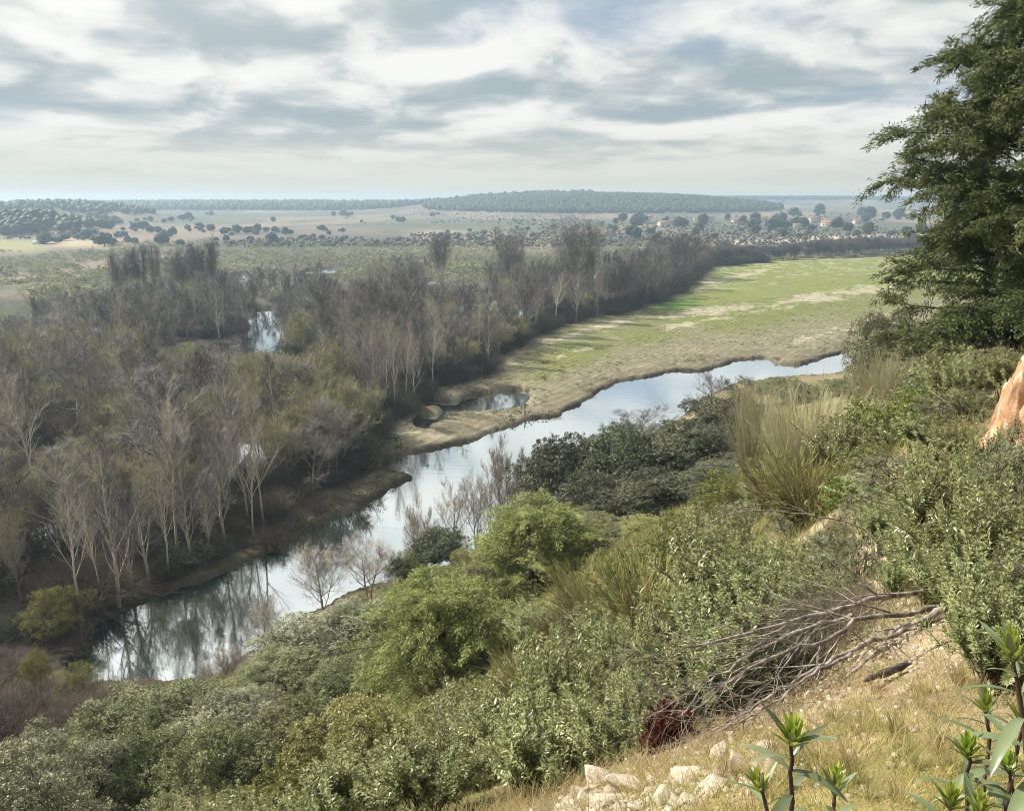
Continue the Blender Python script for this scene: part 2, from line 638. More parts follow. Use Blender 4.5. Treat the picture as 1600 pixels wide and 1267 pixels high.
def leaf_mat(name, c0, c1, c2, rough=0.5, transl=0.3, spec=0.35, var=0.18):
    m, T, out = new_mat(name)
    col = T.ramp(attr(T, 'tint'), [(0.0, c0), (0.5, c1), (1.0, c2)])
    oi = T.new('ShaderNodeObjectInfo')
    hs = T.new('ShaderNodeHueSaturation')
    T.put(hs.inputs['Hue'], T.maprange(oi.outputs['Random'], 0, 1, 0.485, 0.515, False))
    T.put(hs.inputs['Value'], T.maprange(oi.outputs['Random'], 0, 1, 1 - var, 1 + var, False))
    T.put(hs.inputs['Color'], col)
    pb = T.new('ShaderNodeBsdfPrincipled')
    T.put(pb.inputs['Base Color'], hs.outputs[0])
    pb.inputs['Roughness'].default_value = rough
    pb.inputs['Specular IOR Level'].default_value = spec
    tr = T.new('ShaderNodeBsdfTranslucent')
    T.put(tr.inputs['Color'], T.mix(0.5, hs.outputs[0], (0.9, 0.95, 0.35), 'MULTIPLY') if False else hs.outputs[0])
    mx = T.new('ShaderNodeMixShader')
    mx.inputs[0].default_value = transl
    T.l.new(pb.outputs[0], mx.inputs[1])
    T.l.new(tr.outputs[0], mx.inputs[2])
    T.l.new(mx.outputs[0], out.inputs[0])
    return m


def bark_mat(name, c0, c1, scale=6.0, rough=0.85, var=0.2):
    m, T, out = new_mat(name)
    tc = T.new('ShaderNodeTexCoord')
    mp = T.new('ShaderNodeMapping')
    mp.inputs['Scale'].default_value = (1, 1, 0.25)
    T.l.new(tc.outputs['Object'], mp.inputs[0])
    n = T.noise(mp.outputs[0], scale, 5, 0.6)
    col = T.mix(T.maprange(n, 0.35, 0.65), c0, c1)
    oi = T.new('ShaderNodeObjectInfo')
    hs = T.new('ShaderNodeHueSaturation')
    T.put(hs.inputs['Value'], T.maprange(oi.outputs['Random'], 0, 1, 1 - var, 1 + var, False))
    T.put(hs.inputs['Color'], col)
    pb = T.new('ShaderNodeBsdfPrincipled')
    T.put(pb.inputs['Base Color'], hs.outputs[0])
    pb.inputs['Roughness'].default_value = rough
    pb.inputs['Specular IOR Level'].default_value = 0.2
    bp = T.new('ShaderNodeBump')
    bp.inputs['Strength'].default_value = 0.5
    bp.inputs['Distance'].default_value = 0.03
    T.put(bp.inputs['Height'], n)
    T.l.new(bp.outputs[0], pb.inputs['Normal'])
    T.l.new(pb.outputs[0], out.inputs[0])
    return m


def rock_mat(name, c0, c1, c2, scale=6.0):
    m, T, out = new_mat(name)
    tc = T.new('ShaderNodeTexCoord')
    n = T.noise(tc.outputs['Object'], scale, 8, 0.62)
    n2 = T.noise(tc.outputs['Object'], scale * 4.3, 6, 0.6)
    col = T.ramp(n, [(0.25, c0), (0.5, c1), (0.72, c2)])
    col = T.mix(T.maprange(n2, 0.55, 0.75, 0.0, 0.6), col, c0)
    oi = T.new('ShaderNodeObjectInfo')
    hs = T.new('ShaderNodeHueSaturation')
    T.put(hs.inputs['Value'], T.maprange(oi.outputs['Random'], 0, 1, 0.8, 1.12, False))
    T.put(hs.inputs['Color'], col)
    pb = T.new('ShaderNodeBsdfPrincipled')
    T.put(pb.inputs['Base Color'], hs.outputs[0])
    pb.inputs['Roughness'].default_value = 0.9
    pb.inputs['Specular IOR Level'].default_value = 0.2
    bp = T.new('ShaderNodeBump')
    bp.inputs['Strength'].default_value = 0.7
    bp.inputs['Distance'].default_value = 0.02
    T.put(bp.inputs['Height'], T.math('ADD', n, T.math('MULTIPLY', n2, 0.5)))
    T.l.new(bp.outputs[0], pb.inputs['Normal'])
    T.l.new(pb.outputs[0], out.inputs[0])
    return m


M = {}
M['oak_leaf'] = leaf_mat('oak_leaf', (.090, .105, .034), (.205, .22, .090), (.42, .42, .23), 0.5, 0.12, 0.35)
M['oak_grey_leaf'] = leaf_mat('oak_grey_leaf', (.115, .130, .060), (.27, .28, .16), (.56, .56, .40), 0.45, 0.12, 0.4)
M['oak_dark_leaf'] = leaf_mat('oak_dark_leaf', (.050, .058, .026), (.100, .108, .052), (.20, .205, .12), 0.45, 0.12, 0.45)
M['oak_yellow_leaf'] = leaf_mat('oak_yellow_leaf', (.16, .17, .042), (.33, .33, .10), (.54, .52, .24), 0.45, 0.30, 0.4)
M['juniper_leaf'] = leaf_mat('juniper_leaf', (.125, .145, .042), (.28, .30, .098), (.47, .47, .20), 0.6, 0.18, 0.25)
M['cypress_leaf'] = leaf_mat('cypress_leaf', (.058, .072, .026), (.125, .142, .056), (.235, .245, .105), 0.6, 0.18, 0.25)
M['rockrose_leaf'] = leaf_mat('rockrose_leaf', (.13, .16, .050), (.29, .32, .125), (.55, .55, .32), 0.36, 0.25, 0.55)
M['grey_shrub_leaf'] = leaf_mat('grey_shrub_leaf', (.15, .16, .080), (.28, .29, .16), (.48, .47, .32), 0.5, 0.25, 0.3)
M['green_shrub_leaf'] = leaf_mat('green_shrub_leaf', (.085, .115, .020), (.19, .225, .048), (.34, .36, .10), 0.4, 0.3, 0.4)
M['willow_leaf'] = leaf_mat('willow_leaf', (.19, .20, .085), (.29, .29, .14), (.40, .39, .21), 0.6, 0.3, 0.2)
M['willow_bush_leaf'] = leaf_mat('willow_bush_leaf', (.12, .13, .022), (.24, .24, .055), (.36, .35, .11), .6, .3, .2)
M['pine_leaf'] = leaf_mat('pine_leaf', (.020, .032, .014), (.035, .050, .022), (.055, .072, .032), 0.6, 0.1, 0.2)
M['scrub_leaf'] = leaf_mat('scrub_leaf', (.15, .155, .075), (.27, .265, .15), (.40, .38, .24), 0.7, 0.2, 0.1)
M['bramble_twig'] = leaf_mat('bramble_twig', (.060, .045, .036), (.115, .090, .068), (.19, .15, .11), 0.8, 0.1, 0.1)
M['dark_bush'] = leaf_mat('dark_bush', (.030, .034, .020), (.055, .055, .034), (.095, .088, .058), 0.7, 0.15, 0.15)
M['broom'] = leaf_mat('broom', (.30, .275, .15), (.50, .47, .28), (.68, .65, .44), 0.6, 0.25, 0.2)
M['broom_stem'] = leaf_mat('broom_stem', (.13, .085, .05), (.22, .15, .09), (.30, .22, .14), 0.7, 0.1, 0.15)
M['red_dry'] = leaf_mat('red_dry', (.045, .016, .015), (.09, .028, .024), (.16, .055, .042), 0.7, 0.2, 0.1)
M['dry_grass'] = leaf_mat('dry_grass', (.26, .18, .08), (.42, .32, .16), (.58, .48, .27), 0.7, 0.3, 0.1)
M['grass'] = leaf_mat('grass', (.15, .165, .035), (.33, .30, .085), (.58, .48, .24), 0.6, 0.35, 0.2)
M['slope_grass'] = leaf_mat('slope_grass', (.12, .125, .045), (.24, .23, .085), (.42, .37, .18), 0.7, 0.3, 0.1)
M['pale_bark'] = bark_mat('pale_bark', (.40, .36, .30), (.56, .52, .45), 3.0)
M['grey_bark'] = bark_mat('grey_bark', (.17, .145, .12), (.30, .265, .225), 3.0)
M['dark_bark'] = bark_mat('dark_bark', (.045, .036, .03), (.10, .082, .066), 6.0)
M['dead_wood'] = bark_mat('dead_wood', (.13, .105, .088), (.42, .37, .32), 14.0)
M['stem_brown'] = bark_mat('stem_brown', (.050, .030, .022), (.12, .078, .055), 12.0)
M['twig_grey'] = bark_mat('twig_grey', (.165, .150, .138), (.235, .215, .198), 1.0, var=0.25)
M['twig_brown'] = bark_mat('twig_brown', (.098, .087, .082), (.145, .130, .120), 1.0, var=0.25)
M['twig_olive'] = bark_mat('twig_olive', (.24, .225, .125), (.32, .30, .18), 1.0, var=0.2)
M['twig_pale'] = bark_mat('twig_pale', (.29, .255, .215), (.39, .35, .30), 1.0, var=0.2)
M['limestone'] = rock_mat('limestone', (.33, .25, .165), (.55, .465, .355), (.70, .635, .53), 7.0)
M['clay'] = rock_mat('clay', (.38, .20, .085), (.56, .33, .16), (.68, .48, .30), 2.2)


def ground_material():
    m, T, out = new_mat('ground_soil')
    col = attr(T, 'albedo', False)
    a = T.new('ShaderNodeAttribute', attribute_name='albedo')
    geo = T.new('ShaderNodeNewGeometry')
    pos = geo.outputs['Position']
    n1 = T.noise(pos, 9.0, 8, 0.65)
    n2 = T.noise(pos, 0.45, 6, 0.6)
    n3 = T.noise(pos, 55.0, 4, 0.6)
    n4 = T.noise(pos, 1.7, 7, 0.68)
    v = T.math('MULTIPLY', T.maprange(n1, 0.25, 0.75, 0.72, 1.28, False), T.maprange(n2, 0.25, 0.75, 0.80, 1.20, False))
    v = T.math('MULTIPLY', v, T.maprange(n4, 0.3, 0.7, 0.68, 1.32, False))
    v = T.math('MULTIPLY', v, T.maprange(n3, 0.25, 0.75, 0.8, 1.2, False))
    # plough lines along the valley where alpha is set
    mp = T.new('ShaderNodeMapping')
    mp.inputs['Rotation'].default_value = (0, 0, math.radians(-58))
    T.l.new(pos, mp.inputs[0])
    wv = T.new('ShaderNodeTexWave', wave_type='BANDS', bands_direction='Y')
    wv.inputs['Scale'].default_value = 0.21
    wv.inputs['Distortion'].default_value = 7.0
    wv.inputs['Detail'].default_value = 3.0
    wv.inputs['Detail Scale'].default_value = 0.35
    T.l.new(mp.outputs[0], wv.inputs[0])
    fur = T.math('MULTIPLY', T.math('SUBTRACT', wv.outputs['Fac'], 0.5), a.outputs['Alpha'])
    v = T.math('MULTIPLY', v, T.math('ADD', 1.0, T.math('MULTIPLY', T.math('MULTIPLY', fur, 0.38), T.maprange(n2, .4, .65))))
    c2 = T.mix(1.0, col, T.comb(v, v, v), 'MULTIPLY')
    pb = T.new('ShaderNodeBsdfPrincipled')
    T.put(pb.inputs['Base Color'], c2)
    pb.inputs['Roughness'].default_value = 0.95
    pb.inputs['Specular IOR Level'].default_value = 0.1
    bp = T.new('ShaderNodeBump')
    bp.inputs['Strength'].default_value = 0.6
    bp.inputs['Distance'].default_value = 0.06
    T.put(bp.inputs['Height'], T.math('ADD', T.math('ADD', T.math('MULTIPLY', n1, 0.7), T.math('MULTIPLY', n4, 2.0)), T.math('ADD', T.math('MULTIPLY', n3, 0.25), T.math('MULTIPLY', fur, .6))))
    T.l.new(bp.outputs[0], pb.inputs['Normal'])
    T.l.new(pb.outputs[0], out.inputs[0])
    return m


def water_material():
    m, T, out = new_mat('river_water')
    geo = T.new('ShaderNodeNewGeometry')
    mp = T.new('ShaderNodeMapping')
    mp.inputs['Rotation'].default_value = (0, 0, math.radians(40))
    mp.inputs['Scale'].default_value = (0.35, 1.0, 1.0)
    T.l.new(geo.outputs['Position'], mp.inputs[0])
    n = T.noise(mp.outputs[0], 1.3, 3, 0.5)
    n2 = T.noise(geo.outputs['Position'], 0.06, 3, 0.5)
    df = T.new('ShaderNodeBsdfDiffuse')
    T.put(df.inputs['Color'], T.mix(T.maprange(n2, .35, .65), (.016, .050, .045), (.026, .062, .052)))
    gl = T.new('ShaderNodeBsdfGlossy')
    gl.inputs['Color'].default_value = (.92, .96, .97, 1)
    T.put(gl.inputs['Roughness'], T.maprange(n2, 0.35, 0.65, 0.015, 0.06, False))
    lw_ = T.new('ShaderNodeLayerWeight')
    lw_.inputs['Blend'].default_value = 0.5
    bp = T.new('ShaderNodeBump')
    bp.inputs['Strength'].default_value = 0.10
    bp.inputs['Distance'].default_value = 0.05
    T.put(bp.inputs['Height'], n)
    T.l.new(bp.outputs[0], gl.inputs['Normal'])
    mx = T.new('ShaderNodeMixShader')
    T.put(mx.inputs[0], T.maprange(lw_.outputs['Facing'], 0.2, 0.9, 0.68, 0.98, False))
    T.l.new(df.outputs[0], mx.inputs[1])
    T.l.new(gl.outputs[0], mx.inputs[2])
    T.l.new(mx.outputs[0], out.inputs[0])
    return m


# ------------------------------------------------------------------ ground sheet
def lerp(a, b, t):
    return a * (1 - t[:, None]) + np.asarray(b) * t[:, None]


SAND_BANDS = [([(1030, 497), (1130, 484), (1220, 474), (1310, 461), (1400, 449)], 7.0), ([(1085, 452), (1130, 437), (1200, 421)], 5.0),
              ([(1040, 512), (1140, 494), (1240, 478)], 3.5), ([(1240, 532), (1320, 516), (1390, 494)], 5.0), ([(840, 545), (900, 520), (990, 500)], 3.0),
              ([(870, 560), (900, 548), (930, 545)], 4.0)]


def ground_colors(x, y, z):
    n = len(x)
    px, py, dep = project(x, y, z)
    px = np.where(dep > 0.1, px, 9999)
    ns = near_side(x, y)
    rr = np.hypot(x, y)
    f1 = fbm(x * 0.6, y * 0.6, 4, 101)
    f2 = fbm(x * 0.09, y * 0.09, 4, 103)
    f3 = fbm(x * 3.1, y * 3.1, 3, 105)
    f4 = fbm(x * 0.012, y * 0.012, 4, 107)
    col = np.zeros((n, 3))
    alpha = np.zeros(n)
    # ---- near slope: dry litter, grass and pale soil
    c = np.tile(np.array([.20, .165, .095]), (n, 1))
    c = lerp(c, (.15, .15, .055), sstep(.42, .6, f2))
    c = lerp(c, (.34, .27, .17), sstep(.5, .68, f1) * 0.8)
    c = lerp(c, (.10, .075, .05), sstep(.58, .75, f3) * 0.5)
    # stony path on the spur
    path = np.array([at(*p)[:2] for p in [(1000, 1250, 3.0), (1150, 1180, 3.5), (1300, 1050, 4.8), (1400, 980, 5.6), (1400, 900, 7.4), (1345, 850, 9.5), (1330, 810, 12.5)]])
    dp = seg_dist(x, y, path, closed=False)
    stone = sstep(.85, 0.15, dp + (f1 - .5) * 1.5)
    c = lerp(c, (.56, .45, .31), stone * 0.85)
    c = lerp(c, (.20, .15, .09), stone * sstep(.5, .7, f3) * .7)
    c = lerp(c, (.17, .125, .08), sstep(.50, .64, fbm(x * 2.2, y * 2.2, 4, 109)) * (rr < 9) * .7)
    grassy = .75 * sstep(.9, .2, np.hypot((x - 1.15) * .9, (y - 2.5) * 0.8) + (f3 - .5) * .7)
    c = lerp(c, (.33, .265, .12), grassy * 0.85)
    cf = clay_step(x, y)[1]
    clay = lerp(np.tile(np.array([.46, .25, .135]), (n, 1)), (.56, .38, .255), sstep(.4, .62, fbm(z * 7 + f1, x * .8, 3, 151)))
    clay = lerp(clay, (.34, .18, .095), sstep(.48, .64, f3) * .85)
    clay = lerp(clay, (.22, .13, .08), sstep(.60, .72, fbm(x * 11, y * 11 + z * 9, 3, 155)))
    clay = lerp(clay, (.70, .60, .48), sstep(.66, .74, fbm(x * 17, y * 17 + z * 15, 2, 157)))
    c = c * (1 - cf[:, None]) + clay * cf[:, None]
    col[:] = c
    # ---- far side
    far = ns < 0
    e = np.interp(px, WOOD_EDGE[:, 0], WOOD_EDGE[:, 1])
    wood = wood_mask(px, py)
    fc = np.tile(np.array([.225, .195, .13]), (n, 1))                 # field mud
    g = sstep(.40, .56, f2 + .10 * (f1 - .5))
    fld = np.array([.215, .19, .125])
    top = sstep(0, 12, np.interp(px, [700, 1000, 1150, 1400], [560, 490, 478, 450]) - py)
    green = np.array([.170, .192, .052])
    fc = lerp(fc, (.175, .16, .10), sstep(.4, .6, f1))
    mid = sstep(760, 900, px) * sstep(6, 34, (np.interp(px, [640, 780, 960, 1060, 1240, 1335, 1500], [690, 640, 572, 548, 535, 520, 480]) - py))
    fc = lerp(fc, (.148, .165, .050), mid * np.clip(g * .8 + .45, 0, 1) * 0.9)
    fc = lerp(fc, green, top * sstep(980, 1100, px) * np.clip(.75 + g * .3, 0, 1))
    fc = lerp(fc, (.10, .185, .03), sstep(26, 8, np.hypot((px - 1055) * .55, (py - 475) * 2.2)))
    fc = lerp(fc, (.13, .16, .05), sstep(30, 10, np.hypot((px - 655), (py - 668) * 2.0)) * .9)
    strip = sstep(26, 6, np.hypot((px - 480) * .35, (py - 758 + (px - 480) * .62) * 1.3))
    fc = lerp(fc, (.17, .21, .035), strip)
    for pts, w in SAND_BANDS:
        pts = np.array(pts, float)
        yy = np.interp(px, pts[:, 0], pts[:, 1], left=-999, right=-999)
        s = sstep(1.1, .0, np.abs(py - yy) / w + (f2 - .5) * 3.2 + (f1 - .5) * 3.0)
        fc = lerp(fc, (.50, .44, .34), s * 0.5)
    sandy = sstep(.52, .66, fbm(x * .25, y * .25, 4, 121)) * sstep(40, 10, py - np.interp(px, [590, 640, 760, 900, 1100, 1400], [650, 612, 560, 505, 432, 395])) * (px > 590)
    fc = lerp(fc, (.50, .44, .34), sandy * .4)
    gravel = sstep(140, 40, np.hypot((px - 720) * .8, (py - 668) * 1.6)) * sstep(.42, .6, fbm(x * .3, y * .3, 3, 125))
    fc = lerp(fc, (.46, .40, .30), gravel * .85)
    alpha_f = np.clip(1 - top, 0, 1) * sstep(560, 640, px) * 0.9 + 0.25
    wf = np.tile(np.array([.065, .055, .042]), (n, 1))               # leaf litter of the wood
    wf = lerp(wf, (.10, .088, .065), sstep(.45, .65, f1))
    wf = lerp(wf, (.065, .075, .035), sstep(.5, .65, f2) * .6)
    fcol = lerp(fc, wf[0], np.zeros(n))
    fcol = fcol * (1 - wood[:, None]) + wf * wood[:, None]
    alpha_f = alpha_f * (1 - wood)
    # plain beyond the wood
    plain = sstep(404, 392, py) * (rr > 150) + sstep(170, 230, rr) * (px < 430) * sstep(475, 455, py)
    plain = np.clip(plain, 0, 1)
    r_ = rr
    pc = np.tile(np.array([.150, .128, .105]), (n, 1))
    pc = lerp(pc, (.095, .10, .075), sstep(.42, .58, f4))
    pc = lerp(pc, (.215, .165, .125), sstep(.52, .66, fbm(x * .006, y * .012, 4, 131)) * .7)
    pc = lerp(pc, (.25, .29, .09), sstep(14, 3, np.abs(py - 384)) * sstep(90, 40, px))
    pc = lerp(pc, (.48, .41, .25), sstep(10, 3, np.abs(py - 379)) * sstep(60, 110, px) * sstep(230, 150, px))
    pc = lerp(pc, (.52, .46, .37), sstep(3.2, .6, np.abs(py - np.interp(px, [640, 760, 860], [361, 364, 368])) + (f4 - .5) * 9) * sstep(620, 680, px) * sstep(900, 800, px) * .8)
    pc = lerp(pc, (.10, .11, .07), sstep(.50, .62, fbm(x * .011, y * .006, 4, 141)) * .75 * (r_ > 330))
    pc = lerp(pc, (.30, .22, .17), sstep(.55, .68, fbm(x * .014, y * .005, 3, 147)) * .5 * (r_ > 330))
    pc = lerp(pc, (.46, .38, .29), sstep(6, 2, np.abs(py - np.interp(px, [1040, 1200, 1320, 1500], [386, 378, 372, 366])) + (f4 - .5) * 5) * (px > 1040))
    pc = lerp(pc, (.60, .55, .46), sstep(.56, .64, fbm(x * .03, y * .02, 3, 135)) * sstep(520, 560, px) * sstep(900, 840, px) * sstep(392, 402, py))
    fcol = fcol * (1 - plain[:, None]) + pc * plain[:, None]
    alpha_f = alpha_f * (1 - plain)
    rag = .35 + .65 * sstep(.38, .58, fbm(x * .22, y * .22, 4, 161))
    # dark wet mud along the banks
    m = rr < 460
    wet = np.zeros(n)
    d = seg_dist(x[m], y[m], RIVER)
    dd = np.maximum(d, seg_dist(x[m], y[m], POND))
    wet[m] = sstep(-1.4, -0.2, dd)
    wet2 = np.zeros(n)
    wet2[m] = sstep(-6, -1, d + 3 * (f1[m] - .5))
    fcol = lerp(fcol, (.175, .15, .105), wet2 * .6 * (1 - wood))
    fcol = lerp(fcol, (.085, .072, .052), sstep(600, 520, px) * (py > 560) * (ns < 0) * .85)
    fcol = lerp(fcol, (.055, .045, .033), wet * rag)
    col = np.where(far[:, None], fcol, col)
    col = np.where((~far)[:, None], lerp(col, (.06, .05, .035), wet), col)
    alpha = np.where(far, alpha_f, 0.0)
    return np.concatenate([np.clip(col, 0.01, 1), np.clip(alpha, 0, 1)[:, None]], 1)


def build_ground():
    fine = np.radians(np.linspace(-41, 41, 760))
    coarse = np.radians(np.linspace(41, 319, 64)[1:-1])
    ang = np.concatenate([fine, coarse])
    rad = np.sort(np.concatenate([np.geomspace(0.4, 400, 900), np.linspace(8.0, 11.6, 170), np.geomspace(404, 3050, 150)]))
    A, R = np.meshgrid(ang, rad)
    x, y = (R * np.sin(A)).ravel(), (R * np.cos(A)).ravel()
    z = hgt(x, y)
    cols = ground_colors(x, y, z)
    na, nr = len(ang), len(rad)
    i = np.arange(nr - 1)[:, None] * na
    j = np.arange(na)[None]
    j2 = (j + 1) % na
    q = np.stack([i + j, i + na + j, i + na + j2, i + j2], -1).reshape(-1, 4)[:, ::-1]
    cz = float(z[:na].mean())
    V = np.concatenate([np.stack([x, y, z], 1), [[0, 0, cz]]])
    cols = np.concatenate([cols, cols[:1]])
    t = np.stack([np.full(na, len(V) - 1), np.arange(na), (np.arange(na) + 1) % na], 1)[:, ::-1]
    me = make_mesh('ground', V, [q, t], [ground_material()], color=cols, smooth=True)
    o = link('ground', me)
    tag(o, kind='structure')
    w = [(-140, 30), (700, 30), (700, 700), (-300, 700), (-300, 60)]
    gx = np.linspace(-420, 520, 60)
    gy = np.linspace(30, 430, 40)
    X, Y = np.meshgrid(gx, gy)
    V = np.stack([X.ravel(), Y.ravel(), np.zeros(X.size)], 1)
    i = np.arange(39)[:, None] * 60
    j = np.arange(59)[None]
    q = np.stack([i + j, i + j + 1, i + 60 + j + 1, i + 60 + j], -1).reshape(-1, 4)
    o = link('river', make_mesh('river', V, [q], [water_material()]))
    tag(o, kind='structure')


build_ground()


# ------------------------------------------------------------------ bare tree builder
def rot_about(d, ang, az, rs):
    """a direction leaning by ang from d, turned by az round it"""
    a = (0, 0, 1) if abs(d[2]) < 0.9 else (1, 0, 0)
    s = (d[1] * a[2] - d[2] * a[1], d[2] * a[0] - d[0] * a[2], d[0] * a[1] - d[1] * a[0])
    l = math.sqrt(s[0] ** 2 + s[1] ** 2 + s[2] ** 2)
    s = (s[0] / l, s[1] / l, s[2] / l)
    t = (s[1] * d[2] - s[2] * d[1], s[2] * d[0] - s[0] * d[2], s[0] * d[1] - s[1] * d[0])
    ca, sa = math.cos(ang), math.sin(ang)
    cz, sz = math.cos(az), math.sin(az)
    return tuple(d[i] * ca + (s[i] * cz + t[i] * sz) * sa for i in range(3))


def grow(levels, p0, d0, L0, r0, seed):
    rs = random.Random(seed)
    segs = [[] for _ in levels]

    def br(p, d, L, r, lv):
        S = levels[lv]
        n = S['seg']
        st = L / n
        pts = [(p, d, r)]
        tip = S.get('tip', 0.25)
        for i in range(n):
            w = S['w']
            d = (d[0] + rs.gauss(0, w), d[1] + rs.gauss(0, w), d[2] + rs.gauss(0, w) * .7 + S['up'])
            l = math.sqrt(d[0] ** 2 + d[1] ** 2 + d[2] ** 2)
            d = (d[0] / l, d[1] / l, d[2] / l)
            q = (p[0] + d[0] * st, p[1] + d[1] * st, p[2] + d[2] * st)
            ra = r * (1 - (1 - tip) * i / n)
            rb = r * (1 - (1 - tip) * (i + 1) / n)
            segs[lv].append((p, q, ra, rb))
            p = q
            pts.append((p, d, rb))
        if lv + 1 < len(levels):
            C = levels[lv + 1]
            az = rs.uniform(0, 6.28)
            k = C['n']
            for i in range(k):
                t = C['s0'] + (C.get('s1', 1.0) - C['s0']) * (i + rs.random()) / k
                f = t * n
                a = min(int(f), n - 1)
                fr = f - a
                pa, pb = pts[a], pts[a + 1]
                pos = tuple(pa[0][j] + (pb[0][j] - pa[0][j]) * fr for j in range(3))
                az += 2.4 + rs.uniform(-.5, .5)
                dd = rot_about(pb[1], math.radians(rs.gauss(C['a'], C.get('asd', 8))), az, rs)
                prof = C.get('prof')
                ll = L * C['l'] * (prof(t) if prof else 1.0) * rs.uniform(.7, 1.2)
                br(pos, dd, ll, min(pa[2] * C.get('rr', .55), ll * .03 + .004), lv + 1)

    br(p0, d0, L0, r0, 0)
    return segs


def seg_arrays(segs):
    a = np.array([(*s[0], *s[1], s[2], s[3]) for s in segs])
    return a[:, 0:3], a[:, 3:6], a[:, 6], a[:, 7]


def twigs_on(G, segs, per, length, width, seed, up=0.35, tint=None):
    rng = np.random.default_rng(seed)
    P0, P1, _, _ = seg_arrays(segs)
    P0, P1 = np.repeat(P0, per, 0), np.repeat(P1, per, 0)
    m = len(P0)
    t = rng.random((m, 1))
    p = P0 + (P1 - P0) * t
    d = nrm(nrm(P1 - P0) * 0.9 + rng.normal(size=(m, 3)) * .55 + np.array([0, 0, up]))
    L = length * rng.uniform(.5, 1.3, (m, 1))
    q = p + d * L
    G.tubes(p, q, width * rng.uniform(.7, 1.2, m), width * .4, 2, rng.random(m))
    return q, d


def bare_tree(name, levels, h, r, seed, bark, twig, per=3, tl=0.8, tw=0.012, stems=1, spread=0.0, up=.35, buds=None, bud_n=0, split=2):
    Tg, Cg = Geo(), Geo()
    rs = random.Random(seed * 7 + 1)
    for s in range(stems):
        a = rs.uniform(0, 6.28) if stems == 1 else s * 6.283 / stems + rs.uniform(-.5, .5)
        ang = math.radians(spread) * rs.uniform(.35, 1.0)
        d = (math.sin(ang) * math.cos(a), math.sin(ang) * math.sin(a), math.cos(ang))
        off = 0.12 * h / 10 * (stems > 1)
        sg = grow(levels, (math.cos(a) * off, math.sin(a) * off, 0), d, h * rs.uniform(.82, 1.0) * .93, r * rs.uniform(.75, 1.0), seed * 31 + s)
        for lv, ss in enumerate(sg):
            if not ss:
                continue
            A = seg_arrays(ss)
            if lv < split:
                Tg.tubes(*A, 6 if lv == 0 else 4)
            else:
                Cg.tubes(*A, 3 if lv == split else 2)
        q, d2 = twigs_on(Cg, sg[-1], per, tl, tw, seed + s * 13, up)
        if len(sg) > 2:
            twigs_on(Cg, sg[-2], max(1, per // 2), tl * .8, tw, seed + s * 17 + 5, up)
    parts = [('trunk', Tg.mesh(name + '_trunk', M[bark])), ('crown', Cg.mesh(name + '_crown', M[twig]))]
    V = np.concatenate(Cg.V)
    if buds:
        Bg = Geo()
        rng = np.random.default_rng(seed + 99)
        ti = rng.integers(0, len(V), bud_n)
        Bg.leaves(V[ti], rng.normal(size=(bud_n, 3)), .16, .05, rng.random(bud_n), rng=rng)
        parts.append(('young_leaves', Bg.mesh(name + '_buds', M[buds])))
    z = np.percentile(V[:, 2], 99.7)
    w = 2 * np.percentile(np.hypot(V[:, 0], V[:, 1]), 97)
    return Proto(parts, float(z), float(w))


POP = [dict(seg=9, w=.035, up=.02, tip=.12),
       dict(n=26, s0=.14, a=32, asd=9, l=.34, prof=lambda t: 1.15 - .85 * t, seg=5, w=.07, up=.10, rr=.5),
       dict(n=8, s0=.2, a=34, asd=10, l=.42, prof=lambda t: 1.1 - .6 * t, seg=3, w=.10, up=.08, rr=.5),
       dict(n=4, s0=.25, a=35, asd=12, l=.5, seg=2, w=.12, up=.06, rr=.6)]
ASH = [dict(seg=7, w=.07, up=.03, tip=.2),
       dict(n=13, s0=.22, a=45, asd=12, l=.55, prof=lambda t: 1.1 - .5 * t, seg=6, w=.11, up=.06, rr=.6),
       dict(n=10, s0=.25, a=42, asd=12, l=.42, prof=lambda t: 1.1 - .5 * t, seg=4, w=.13, up=.04, rr=.55),
       dict(n=5, s0=.2, a=40, asd=14, l=.45, seg=2, w=.15, up=.05, rr=.6)]
WIL = [dict(seg=7, w=.10, up=.04, tip=.2),
       dict(n=9, s0=.25, a=38, asd=10, l=.55, prof=lambda t: 1.1 - .45 * t, seg=5, w=.11, up=.09, rr=.6),
       dict(n=8, s0=.25, a=34, asd=12, l=.45, seg=4, w=.12, up=.07, rr=.55),
       dict(n=5, s0=.2, a=34, asd=12, l=.5, seg=2, w=.13, up=.07, rr=.6)]
FAN = [dict(seg=8, w=.03, up=.03, tip=.15),
       dict(n=16, s0=.35, a=26, asd=7, l=.42, prof=lambda t: 1.2 - .75 * t, seg=5, w=.05, up=.09, rr=.55),
       dict(n=8, s0=.2, a=26, asd=8, l=.42, seg=3, w=.08, up=.09, rr=.5),
       dict(n=4, s0=.2, a=28, asd=8, l=.5, seg=2, w=.10, up=.08, rr=.6)]
SPARSE = [dict(seg=8, w=.07, up=.03, tip=.15),
          dict(n=13, s0=.2, a=42, asd=10, l=.46, prof=lambda t: 1.1 - .6 * t, seg=5, w=.10, up=.07, rr=.6),
          dict(n=8, s0=.2, a=38, asd=12, l=.42, seg=4, w=.12, up=.05, rr=.55),
          dict(n=4, s0=.2, a=36, asd=12, l=.5, seg=2, w=.14, up=.05, rr=.6)]

